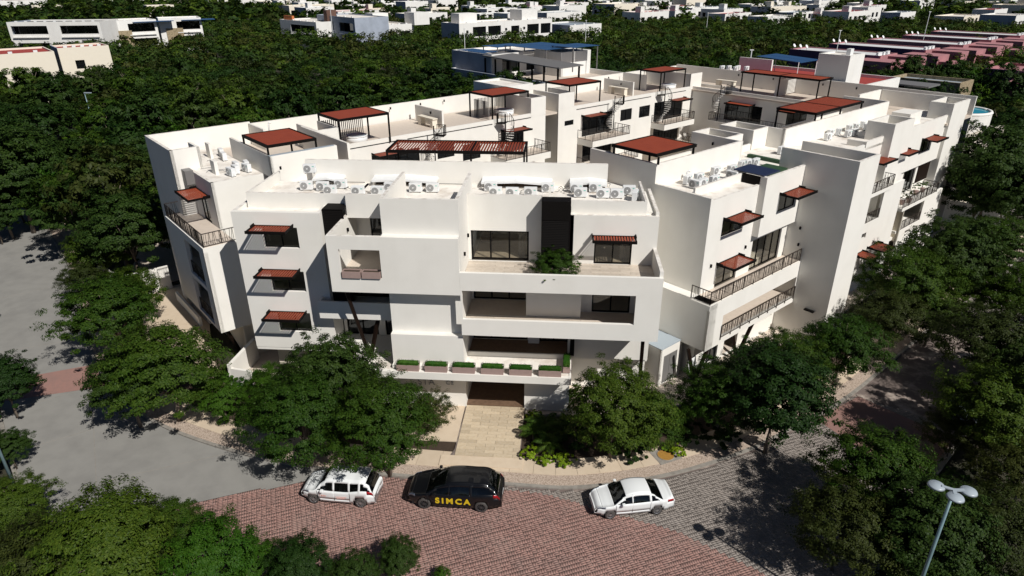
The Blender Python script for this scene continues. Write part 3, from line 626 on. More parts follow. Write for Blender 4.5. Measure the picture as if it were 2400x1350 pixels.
# far part of the right wing
ff = [(56.7, 60.2, 6.6, 9.1), (66.2, 70.9, 3.9, 6.1), (57.0, 58.3, 5.2, 5.7), (53.5, 55.5, 5.0, 5.5), (67.0, 69, 3.1, 3.5)]
Wl(Wp(-21.2), 49.6, 64.2, 0, 9.3, .2, holes=[h for h in ff if h[1] < 64]); Wl(Wp(-21.2), 66.0, 75.3, 0, 6.3, .2, holes=[h for h in ff if h[0] > 66])
Wl(Al(66.0), -22.6, -21.2, 2.8, 6.3, .2, m='cream'); Wl(Wp(-22.6), 64.2, 66.0, 0, 12.9, .2, m='cream')
for h in ff[:2]:
    Wl(Wp(-23.2), h[0]-.4, h[1]+.4, h[2]-.3, h[3]+.3, .1); Sl('W', h[0]-.4, h[1]+.4, -23.2, -21.4, h[2]-.3, h[2]-.05)
    railing([P('W', h[0]+.02, -21.28, 0)[:2], P('W', h[1]-.02, -21.28, 0)[:2]], h[2]-.04, .9, .15, seed=5)
Sl('W', 56.4, 61.3, -22.5, -21.0, 9.1, 9.4, name='balcony'); railing([P('W', *q, 0)[:2] for q in ((56.5, -22.4), (56.5, -21.05), (61.2, -21.05), (61.2, -22.4))], 9.4, .95, .14, seed=7)
Sl('W', 64.9, 73.2, -22.6, -21.0, 6.1, 6.4, name='balcony'); railing([P('W', *q, 0)[:2] for q in ((65.0, -22.4), (65.0, -21.05), (73.1, -21.05), (73.1, -22.4))], 6.4, .95, .14, seed=8)
f2 = [(63.6, 66.0, 10.25, 11.5), (70.0, 72.6, 10.4, 11.7), (57.0, 60.8, 9.4, 11.6), (69.0, 71.9, 6.45, 8.7)]
Wl(Wp(-22.6), 49.6, 66.3, 9.3, 12.9, .2, holes=[f2[0], f2[2]]); Wl(Wp(-22.5), 66.3, 75.3, 9.1, 13.4, .2, holes=[f2[1]], cap=True); Wl(Wp(-23.0), 66, 75.3, 6.4, 9.1, .2, holes=[f2[3]])
window(Wp(-22.6), *f2[0], 2); window(Wp(-22.6), *f2[2], 3); window(Wp(-22.5), *f2[1], 2); window(Wp(-23.0), *f2[3], 3)
MB().pbox(Wp(-23.0), 72.4, 75.2, -.1, 0, 7.0, 9.0).build('shutter', 'brown', B)
for (p0, p1, z) in ((63.6, 66.2, 11.6), (69.9, 72.7, 11.85)): awning(Wp(-22.5), p0, p1, z, d=1.3, joined=True)
awning(Wp(-22.5), 58.4, 61.3, 11.7, d=1.3, joined=True); awning(Wp(-21.2), 56.6, 58.3, 4.0, d=1.5, joined=True); awning(Wp(-21.2), 59.2, 61.4, 4.05, d=1.5, joined=True)
Wl(Wp(-22.6), 57.7, 61.6, 12.7, 13.4, .2, cap=True); Wl(Al(57.7), -24.2, -22.8, 12.9, 13.4, .2); rbox(61.0, 65.1, -24.2, -21.9, z0=6.5)
Wl(Wp(-22.4), 49.6, 57, 12.7, 13.3, .2)
Wl(Al(75.3), -24.2, -22.2, 0, 14.5, .2, cap=True); Wl(Wp(-22.2), 75.5, 79.5, 0, 14.5, .2, cap=True); Wl(Wp(-24.2), 75.3, 79.3, 12.9, 14.5, .15)
Sl('W', 69.6, 72.4, -25.6, -23.9, 12.9, 14.0, name='tank_housing')
Sl('W', 49.8, 75, -31.5, -23.4, 9.1, 9.4); Sl('W', 49.8, 75, -31.5, -21.6, 6.0, 6.3); Sl('W', 49.8, 75, -31.5, -21.6, 2.9, 3.2)
Sl('W', 36, 75, -31.3, -24.0, 9.1, 9.4); Sl('W', 36, 75, -31.3, -24.1, 6.0, 6.3)
Wl(Wp(-27.5), 36, 75, 0, 12.4, .1)
# inner floors and partitions seen through the glass doors of the front block
Sl('F', -5.8, 5.6, 39.3, 44.0, 9.1, 9.44, 'tile', 'floor'); Sl('F', -5.8, 5.6, 39.6, 44.0, 12.55, 12.69, name='ceiling'); Sl('F', -1.3, .38, 39.1, 44, 9.44, 12.5, name='partition')
MB().box('F', -5.7, -4.9, 42.2, 42.6, 9.44, 11.7).build('cupboard', 'wood', B)
Sl('F', -5.8, 5.6, 39.6, 44.0, 5.8, 6.1, 'wood', 'floor')
for z in (6.0, 9.1): Sl('F', -20.4, -13.9, 37.9, 44, z, z+.3)
Sl('F', -20.4, -13.9, 41.5, 41.7, 3.2, 12.4, name='partition')
Sl('F', -18, 3, 43.9, 44.09, 0.3, 12.5, name='partition')
# curtains and furniture behind some panes
for pl, p0, p1, z0, z1 in ((Wp(-23.3), 69.0, 70.3, 6.45, 8.7), (Wp(-23.1), 41.7, 42.6, 6.45, 8.8), (Wp(-22.4), 43.5, 44.2, 10.65, 11.9), (Fp(39.6), -2.9, -2.3, 9.46, 11.4), (Fp(39.5), 3.6, 4.2, 9.46, 11.2), (Wp(-52.9), 59.0, 59.8, 9.4, 11.6), (Wp(-52.9), 43.0, 43.8, 9.4, 11.6)):
    mb = MB(); n = int((p1-p0)/.1)
    for i in range(n): mb.pbox(pl, p0+i*.1, p0+i*.1+.07, (.0 if i % 2 else .05), (.03 if i % 2 else .08), z0, z1)
    mb.build('curtain', 'curtain', B)
# white concrete court floor
MB().box('W', 22, 75, -52.4, -31.6, 0.0, 0.25).build('court_floor', 'floor', B)
# ================================================================= things on and around the building
def pergola(fr, u0, u1, v0, v1, z, posts, label, panels=1, split='u', joined=True, nsl=40, slat_along='v'):
    cu, cv = (u0+u1)/2, (v0+v1)/2; t = thing('pergola', label, 'pergola', P(fr, cu, cv, 12.6)); inv = Matrix.Translation(-Vector(P(fr, cu, cv, 12.6)))
    def put(name, mb, m, parent=t):
        me = mb.mesh(name); 
        if parent is t: me.transform(inv)
        return link(name, me, parent, M[m])
    mb = MB(); w_ = .14
    mb.box(fr, u0, u1, v0, v0+w_, z-.2, z).box(fr, u0, u1, v1-w_, v1, z-.2, z).box(fr, u0, u0+w_, v0+w_, v1-w_, z-.2, z).box(fr, u1-w_, u1, v0+w_, v1-w_, z-.2, z)
    for i in range(1, panels):
        if split == 'u': c = u0+(u1-u0)*i/panels; mb.box(fr, c-.07, c+.07, v0+w_, v1-w_, z-.198, z-.002)
        else: c = v0+(v1-v0)*i/panels; mb.box(fr, u0+w_, u1-w_, c-.07, c+.07, z-.198, z-.002)
    put('frame', mb, 'black')
    for (pu, pv, zb) in posts: put('post', MB().box(fr, pu-.06, pu+.06, pv-.06, pv+.06, zb, z-.2), 'black')
    if joined:
        mb = MB(); n = nsl
        a0, a1 = (u0, u1) if slat_along == 'v' else (v0, v1)
        for i in range(n):
            c = a0+w_+(a1-a0-2*w_)*(i+.5)/n; h = (a1-a0)/n*.43
            if slat_along == 'v': mb.box(fr, c-h, c+h, v0+w_, v1-w_, z-.07, z-.03)
            else: mb.box(fr, u0+w_, u1-w_, c-h, c+h, z-.07, z-.03)
        o = put('slats', mb, 'rust')
    else:
        me = None
        for i in range(nsl):
            c = u0+w_+(u1-u0-2*w_)*(i+.5)/nsl
            if me is None:
                mm = MB().hexa([(-.085, v0+w_, -.06), (.055, v0+w_, -.03), (.055, v1-w_, -.03), (-.085, v1-w_, -.06), (-.085, v0+w_, -.035), (.055, v0+w_, -.005), (.055, v1-w_, -.005), (-.085, v1-w_, -.035)])
                me = mm.mesh('slat'); me.transform(Matrix.Translation((0, -cv, 0))); me.materials.append(M['rust'])
            o = link('slat', me, t); o.location = (c-cu, 0, z-12.6-.03)
    return t
g = 'rust red roof terrace pergolas'
def wperg(a0, a1, b0, b1, label, **k):
    t = pergola('W', a0, a1, b0, b1, 15.2, [(a0+.07, b1-.07, k.pop('zb', 12.6)), (a1-.07, b1-.07, 12.6), (a0+.07, b0+.07, 12.6), (a1-.07, b0+.07, 12.6)], label, nsl=36, slat_along='u', **k); t['group'] = g; return t
wperg(16.85, 20.65, -51.8, -46.9, 'orange red pergola at the near end of the left wing, above the grey ledge', zb=14.5)
wperg(25.1, 30.0, -56.2, -52.2, 'dark red pergola above a slatted screen, second along the left wing from the near end')
wperg(42.3, 47.25, -56.9, -53.0, 'dark red pergola halfway along the left wing, left of the tall stair boxes')
wperg(53.1, 58.2, -56.8, -52.9, 'dark red pergola on the left wing just right of the tall stair boxes')
wperg(69.2, 74.3, -56.4, -53.0, 'farthest red pergola of the left wing, in front of the forest')
t = pergola('W', 76.8, 79.8, -46.7, -36.5, 15.2, [(76.9, -46.5, 12.6), (76.9, -41.5, 12.6), (76.9, -36.7, 12.6), (79.7, -36.7, 12.6), (79.7, -46.5, 12.6)], 'long two panel orange red pergola on the cross block at the back of the court', panels=2, split='v', nsl=30, slat_along='u'); t['group'] = g
t = pergola('W', 57.3, 66.4, -30.8, -27.05, 15.2, [(57.4, -27.15, 14.5), (62, -27.15, 14.5), (66.2, -27.15, 14.5), (57.4, -30.7, 12.6), (66.2, -30.7, 12.6)], 'two panel red pergola on the right wing behind the row of air conditioners', panels=2, nsl=60, slat_along='v'); t['group'] = g
t = pergola('W', 35.5, 40.0, -31.0, -26.98, 15.2, [(35.62, -26.9, 14.5), (39.8, -27.1, 14.5), (35.7, -30.9, 14.5), (39.8, -30.9, 12.6)], 'deep red square pergola at the near corner of the right wing', nsl=36, slat_along='u'); t['group'] = g
t = pergola('F', -12.5, -2.8, 44.55, 47.8, 15.15, [(-12.43, 44.62, 12.6), (-6.55, 44.62, 12.6), (-2.87, 44.62, 12.6), (-12.43, 47.7, 12.6), (-2.87, 47.7, 12.6)], 'long red slatted pergola right behind the high wall of the front block', panels=1, joined=False, nsl=47); t['group'] = g
MB().box('F', -6.62, -6.48, 44.7, 47.65, 14.95, 15.14).build('beam', 'black', None)
bm_ = [o for o in col.objects if o.name == 'beam'][0]; bm_.parent = t; bm_.matrix_parent_inverse = t.matrix_world.inverted(); bm_.parent = t; bm_.location = -Vector(t.location); bm_.matrix_parent_inverse = Matrix()

# ---- air conditioners
def make_ac(loc, rz, label):
    t = thing('air_conditioner', label, 'air conditioner', loc, rz, 'outdoor air conditioner units on the roofs')
    W_, D_, H_ = .84, .32, .58
    bevel(MB().box('F', -W_/2, W_/2, 0, D_, .06, H_+.06).build('casing', 'acw', t), .015)
    mb = MB().disc((-.14, -.012, .06+H_/2), (0, 1, 0), .235, .02, 20); mb.build('fan_grille', 'acg', t)
    MB().disc((-.14, -.028, .06+H_/2), (0, 1, 0), .05, .02, 10).build('fan_hub', 'acw', t)
    mb = MB()
    for r_ in (.10, .16, .215):
        pts = [(-.14+r_*math.cos(a*math.pi/9), -.03, .06+H_/2+r_*math.sin(a*math.pi/9)) for a in range(19)]; mb.tube(pts, .004, 3)
    mb.build('guard', 'acw', t)
    MB().box('F', .20, .34, -.006, 0, .47, .51).build('badge', 'teal', t)
    me = MB().box('F', -.03, .03, -.02, D_+.02, 0, .06).mesh('foot'); me.materials.append(M['acg'])
    for x in (-.3, .3): o = link('foot', me, t); o.location = (x, 0, 0)
    MB().box('F', W_/2, W_/2+.05, .08, .2, .14, .34).build('valve_cover', 'acw', t)
    return t
nears = [('propped under the leftmost shadowed hood of the front block', -17.5, 42.0, 12.9, .1), ('partly behind the low parapet, second group from left', -16.35, 41.9, 12.9, 0), ('front one of the pair right of the leftmost hood', -15.55, 41.1, 12.9, .1), ('standing tall behind its neighbour near the leftmost hood', -15.3, 42.5, 12.9, -.05),
 ('left one of two beside the first roof fin', -13.6, 40.9, 12.95, .05), ('right one of two beside the first roof fin', -12.3, 40.95, 12.95, 0), ('half hidden behind the first roof fin', -11.7, 42.0, 12.9, 0),
 ('left one between the two roof fins', -10.0, 42.0, 12.9, 0), ('right one between the two roof fins', -8.85, 42.05, 12.9, 0),
 ('back left one of the group right of the second roof fin', -5.0, 42.6, 12.9, 0), ('front left one of the group right of the second roof fin', -4.55, 41.4, 12.9, 0), ('second in the row above the glass doors', -3.45, 41.35, 12.9, 0), ('third in the row above the glass doors', -2.25, 41.5, 12.9, 0), ('back right one beside the white post above the glass doors', -1.15, 42.6, 12.9, 0),
 ('left rear one above the black louvre', 0.75, 42.6, 12.9, .1), ('left front one above the black louvre', 1.0, 41.6, 12.9, 0), ('middle rear one under the rightmost hood', 2.0, 42.8, 12.9, 0), ('middle front one by the rightmost hood', 2.45, 41.5, 12.9, 0), ('fourth one near the right end of the front roof', 3.35, 41.5, 12.9, 0), ('last facing the street at the right end', 4.2, 42.3, 12.9, .05), ('turned sideways in the right corner of the front roof', 4.65, 41.3, 12.9, 1.35)]
ac0 = None
for i, (lab, x, y, z, rz) in enumerate(nears):
    lab = 'white outdoor air conditioner, ' + lab
    if ac0 is None: ac0 = make_ac((x, y, z), rz, lab)
    else: copy_tree(ac0, (x, y, z), rz, label=lab)
copy_tree(ac0, (-17.6, 43.2, 13.75), .15, label='white air conditioner mounted high at the left end of the roof wall')
rw = [(37.2, -25.0), (38.0, -25.9), (39.0, -25.7), (38.0, -24.7), (39.2, -24.6), (41.3, -25.9), (41.0, -24.6), (42.6, -25.4), (44.2, -25.6), (44.9, -25.5), (45.5, -25.3), (50.6, -26.0), (58.1, -25.9), (59.8, -26.5), (60.9, -26.3), (60.6, -25.3), (61.6, -25.2), (63.0, -26.3), (64.1, -26.2), (65.7, -26.3), (64.8, -25.5)]
rl = ['first from the near corner', 'behind the first one', 'back one of the near four', 'front right one of the near four', 'right one of the near four', 'large one by the hood', 'low one showing its dark coil', 'turned one right of the hood', 'left one beside the navy canopy', 'middle one beside the navy canopy', 'right one beside the navy canopy', 'lone one peeping over the tower wall', 'nearest one left of the second canopy', 'second behind the tower', 'third behind the tower', 'front one by the second canopy', 'right one by the second canopy', 'back left one of the far group', 'back right one of the far group', 'farthest one', 'front one of the far group']
for (a, b), lab in zip(rw, rl): copy_tree(ac0, P('W', a, b, 12.9), R(45)+rnd.choice((0, .2, -R(90), 0)), label='white air conditioner on the right wing roof, '+lab)
for (a, b), lab in zip([(15.1, -49.6), (15.5, -50.6), (15.9, -49.5), (16.2, -50.4), (14.6, -49.1), (15.8, -54.2), (16.1, -55.7)], ['nearest of five by the low wall', 'back one of five by the low wall', 'middle of five by the low wall', 'right one of five by the low wall', 'leftmost of five by the low wall', 'front one by the pergola wall', 'back one by the pergola wall']):
    copy_tree(ac0, P('W', a, b, 12.9), R(45)-R(90)+rnd.uniform(-.2, .2), label='white air conditioner on the left wing roof, '+lab)
for i, (a, b) in enumerate([(82.6, -53), (83.3, -52.4), (84.2, -51.6), (83, -51.2), (84.4, -50.4)]):
    copy_tree(ac0, P('W', a, b, 14.2), R(45), label='white air conditioner in the cluster on the far roof beside the forest, %s' % ['leftmost', 'second', 'middle', 'front', 'rightmost'][i])
# loose pipes and cables on the roofs
def cable(p0, p1, lab, r=.018, m='black', seed=0):
    rr = random.Random(seed); p0 = Vector(p0); p1 = Vector(p1); n = 9; pts = []
    for i in range(n+1):
        q = p0.lerp(p1, i/n)+Vector((rr.uniform(-.2, .2), rr.uniform(-.15, .15), rr.uniform(.0, .22) if 0 < i < n else 0)); q.z += .03; pts.append(q)
    o = MB().tube(pts, r, 5).build('cable', m, None, smooth=True); tag(o, lab, 'cable', 'loose cables and pipes on the roofs')
cs = [((-16.9, 42.1, 12.95), (-15.9, 43.8, 12.95), 'grey'), ((-14.9, 42.4, 12.95), (-13.8, 41.9, 12.95), 'black'), ((-13.0, 41.2, 12.95), (-12.7, 42.5, 12.95), 'black'), ((-2.9, 41.8, 12.95), (-2.3, 43.2, 12.95), 'black'), ((-.6, 42.8, 12.95), (.9, 42.2, 12.95), 'grey'), ((-.5, 43.2, 13.0), (.5, 41.9, 12.95), 'black'), ((2.9, 41.8, 12.95), (2.9, 43.8, 13.2), 'grey'), ((3.9, 42.0, 12.95), (4.6, 41.6, 12.95), 'black'), ((-9.4, 42.3, 12.95), (-9.1, 43.9, 13.0), 'black')]
for i, (a, b, m) in enumerate(cs): cable(a, b, '%s cable trailing between air conditioners on the front roof, number %s from the left' % ({'grey': 'grey', 'black': 'black'}[m], ['one', 'two', 'three', 'five', 'six', 'seven', 'eight', 'nine', 'four'][i]), m=m, seed=i)
cs = [((37.4, -26), (39, -26.4)), ((40, -26.2), (42, -26.3)), ((43, -26.4), (45, -26)), ((61, -26.8), (63, -26.9)), ((13.5, -52.5), (15.3, -50.2)), ((13.6, -51.2), (15.2, -50)), ((14.8, -54.8), (16, -54))]
for i, (a, b) in enumerate(cs): cable(P('W', *a, 12.92), P('W', *b, 12.92), 'thin cable lying on the %s wing roof, %s' % (('right', ['near the corner', 'by the hood', 'by the navy canopy', 'far along the high wall'][i]) if i < 4 else ('left', ['crossing to the white post', 'along the parapet', 'under the pergola wall'][i-4])), m='grey', seed=20+i)
for i, (a, b, z, h, lab) in enumerate(((21.5, -58.5, 12.9, 1.5, 'white vent pipe at the step of the left wing wall'), (79.0, -25.5, 12.9, .9, 'white vent pipe beside the tank housing'), (46.6, -27.6, 12.9, .7, 'small white vent pipe at the green kerb'), (53.5, -24.6, 12.9, .5, 'short vent pipe on the deck behind the tower'), (38.6, -26.6, 12.9, .6, 'short vent pipe at the foot of the high wall of the right wing'))):
    t = thing('vent_pipe', lab, 'pipe', P('W', a, b, z)); MB().tube([(0, 0, 0), (0, 0, h), (.1, 0, h+.12), (.22, 0, h+.05)], .07, 8).build('pipe', 'acw', t, True)
for i, (x0, x1) in enumerate(((-10.2, -6.6), (-17.4, -14.0))):
    t = thing('roof_pipe', 'thin grey pipe run along the foot of the high roof wall, %s' % ['between the fins', 'at the left end'][i], 'pipe', (x0, 43.9, 12.95)); MB().tube([(0, 0, .05), (x1-x0, 0, .05)], .03, 6).build('pipe', 'grey', t)
# posts on the front roof
tag(MB().box('F', -1.05, -.9, 40.9, 41.1, 12.9, 13.75).build('roof_post', 'stucco'), 'short white post among the air conditioners above the glass doors', 'post')

# ---- spiral staircases
def spiral(loc, rz, label, H=3.25, turn=1.35*math.pi):
    t = thing('spiral_staircase', label, 'staircase', loc, rz, 'black spiral staircases up to the roof terraces')
    MB().tube([(0, 0, 0), (0, 0, H+1.0)], .06, 8).build('pole', 'black', t)
    n = 15; mb = MB(); me = MB().hexa([(.05, -.06, 0), (.85, -.16, 0), (.85, .16, 0), (.05, .06, 0), (.05, -.06, .04), (.85, -.16, .04), (.85, .16, .04), (.05, .06, .04)]).mesh('tread'); me.materials.append(M['stucco'])
    pts = []
    for i in range(n):
        a = turn*i/n; z = H*(i+1)/n
        o = link('tread', me, t); o.rotation_euler.z = a; o.location.z = z
        pts.append((.87*math.cos(a), .87*math.sin(a), z+.95)); mb.bar((.85*math.cos(a), .85*math.sin(a), z), (.87*math.cos(a), .87*math.sin(a), z+.95), .025)
    mb.build('balusters', 'black', t); MB().tube(pts, .03, 6).build('handrail', 'black', t)
    a = turn; mb = MB(); c, s_ = math.cos(a), math.sin(a)
    MB().hexa([(.0, 0, H), (.9*c, .9*s_, H), (.9*c-.9*s_, .9*s_+.9*c, H), (-.9*s_, .9*c, H), (.0, 0, H+.05), (.9*c, .9*s_, H+.05), (.9*c-.9*s_, .9*s_+.9*c, H+.05), (-.9*s_, .9*c, H+.05)]).build('landing', 'black', t)
    for k in range(7):
        f = k/6
        for (x0, y0, x1, y1) in ((.9*c, .9*s_, .9*c-.9*s_, .9*s_+.9*c), (.9*c-.9*s_, .9*s_+.9*c, -.9*s_, .9*c)):
            x = x0+(x1-x0)*f; y = y0+(y1-y0)*f; mb.bar((x, y, H), (x, y, H+.95), .03)
            if k < 6: xx = x0+(x1-x0)*(k+1)/6; yy = y0+(y1-y0)*(k+1)/6; mb.bar((x, y, H+.95), (xx, yy, H+.95), .04)
    mb.build('landing_rail', 'black', t)
    return t
sp = spiral(P('W', 59.0, -51.4, 9.35), R(100), 'black spiral staircase at the balcony right of the tall stair boxes')
copy_tree(sp, P('W', 68.2, -51.4, 9.35), R(200), label='black spiral staircase with pale treads at the far balcony of the left wing')
copy_tree(sp, P('W', 42.6, -51.3, 9.35), R(200), label='black spiral staircase behind the right part of the long slatted pergola')
copy_tree(sp, P('W', 34.0, -51.3, 9.35), R(110), label='black spiral staircase behind the left end of the long slatted pergola')
copy_tree(sp, P('W', 74.3, -47.6, 9.45), R(60), label='black spiral staircase in the shaded far corner of the court')

# ---- jacuzzis, kitchen counters on the roof terraces
def jacuzzi(a, b, label):
    t = thing('jacuzzi', label, 'hot tub', P('W', a, b, 12.6), 0, 'white round hot tubs on the roof terraces')
    MB().disc((0, 0, .27), (0, 0, 1), .95, .54, 28).build('shell', 'acw', t, True); mb = MB()
    mb.tube([(math.cos(k*math.pi/12)*.93, math.sin(k*math.pi/12)*.93, .56) for k in range(25)], .07, 6).build('rim', 'acw', t, True)
    MB().disc((0, 0, .555), (0, 0, 1), .8, .02, 24).build('water', 'lampw', t)
for a, b, l in ((27.7, -54.3, 'under the second pergola'), (45.6, -55.0, 'under the pergola left of the stair boxes'), (73.0, -54.6, 'under the farthest pergola')): jacuzzi(a, b, 'white round hot tub %s of the left wing' % l)
def counter(a, b, label):
    t = thing('kitchen_counter', label, 'counter', P('W', a, b, 12.6), R(45), 'cream outdoor kitchen counters')
    MB().box('F', -.3, .3, -1.6, 1.2, .82, .9).build('worktop', 'cream', t); MB().box('F', -.28, .28, -1.5, -1.1, 0, .82).build('base', 'cream', t); MB().box('F', -.28, .28, .6, 1.15, 0, .82).build('base', 'cream', t)
    MB().tube([(0, -.2, .9), (0, -.2, 1.15), (.12, -.2, 1.2)], .015, 5).build('tap', 'chrome', t)
for a, b, l in ((36.3, -56.0, 'nearer on the left wing'), (64.7, -56.2, 'right of the fourth pergola'), (79.5, -50.5, 'in the sunlit far corner')): counter(a, b, 'cream outdoor kitchen counter with sink, '+l)

# ---- planters
def planter(x, y, z, rz, label, L=1.25, hedge=True, D=.45):
    t = thing('planter', label, 'planter', (x, y, z), rz, 'mauve trough planters')
    MB().wall(('F', 'u', -D/2, 1), -L/2, L/2, 0, .42, .04).wall(('F', 'u', D/2-.04, 1), -L/2, L/2, 0, .42, .04).wall(('F', 'v', -L/2, 1), -D/2+.04, D/2-.04, 0, .42, .04).wall(('F', 'v', L/2-.04, 1), -D/2+.04, D/2-.04, 0, .42, .04).build('trough', 'planter', t)
    MB().box('F', -L/2+.04, L/2-.04, -D/2+.04, D/2-.04, .3, .36).build('soil', 'soil', t)
    if hedge: leafbox(t, L*.96, D*.9, .36, .62)
    return t
def leafquads(cs, ns, sizes, asp=.55, seed=0, name='leaves', fold=False):
    rg = np.random.default_rng(seed); n = len(cs)
    ns = ns/np.maximum(np.linalg.norm(ns, axis=1, keepdims=True), 1e-6)
    r_ = rg.normal(size=(n, 3)); t_ = np.cross(ns, r_); t_ /= np.maximum(np.linalg.norm(t_, axis=1, keepdims=True), 1e-6); b_ = np.cross(ns, t_)
    s_ = np.asarray(sizes).reshape(-1, 1)*.5
    v = np.empty((n, 4, 3)); v[:, 0] = cs-t_*s_; v[:, 1] = cs-b_*s_*asp+ns*s_*.15; v[:, 2] = cs+t_*s_; v[:, 3] = cs+b_*s_*asp+ns*s_*.15
    me = bpy.data.meshes.new(name); me.vertices.add(n*4); me.vertices.foreach_set('co', v.reshape(-1).astype(np.float32))
    me.loops.add(n*4); me.loops.foreach_set('vertex_index', np.arange(n*4, dtype=np.int32)); me.polygons.add(n)
    me.polygons.foreach_set('loop_start', np.arange(0, n*4, 4, dtype=np.int32)); me.polygons.foreach_set('loop_total', np.full(n, 4, dtype=np.int32)); me.update(calc_edges=True); return me
HB = {}
def leafbox(parent, L, D, z0, z1, m='leaf_h', n=900, size=.055):
    k = (round(L, 2), round(D, 2), z0, z1)
    if k not in HB:
        rg = np.random.default_rng(5); c = rg.uniform(-1, 1, (n, 3)); ax = rg.integers(0, 3, n); sg = rg.choice([-1, 1], n)
        for i in range(n): c[i, ax[i]] = sg[i]*rg.uniform(.85, 1.08)
        nn = c.copy()+rg.normal(scale=.5, size=(n, 3)); c *= np.array([L/2, D/2, (z1-z0)/2]); c[:, 2] += (z0+z1)/2+.04*np.sin(c[:, 0]*9)
        me = leafquads(c, nn, rg.uniform(.7, 1.5, n)*size, .7, 5, 'hedge'); me.materials.append(M[m]); HB[k] = me
    o = link('hedge', HB[k], parent); MB().box('F', -L/2*.88, L/2*.88, -D/2*.88, D/2*.88, z0, z1-.03).build('hedge_core', 'leaf_h', parent)
    return o
for i, (x, lab) in enumerate(zip((-9.9, -8.1, -6.35, -4.55, -2.78, -.95, ), ('leftmost, touching the tree', 'second from the left', 'third from the left', 'third from the right', 'second from the right', 'rightmost at the terrace corner'))):
    planter(x+.35, 34.9, 3.5, 0, 'mauve trough planter with clipped green hedge on the terrace edge, '+lab, L=1.4)
planter(.42, 35.95, 3.5, R(90), 'hedge planter standing crosswise at the right end of the planter terrace', L=1.5)
planter(-12.55, 35.12, 9.75, 0, 'empty mauve trough in the square opening, left one', L=1.12, hedge=False); planter(-11.35, 35.12, 9.75, 0, 'empty mauve trough in the square opening, right one', L=1.12, hedge=False)

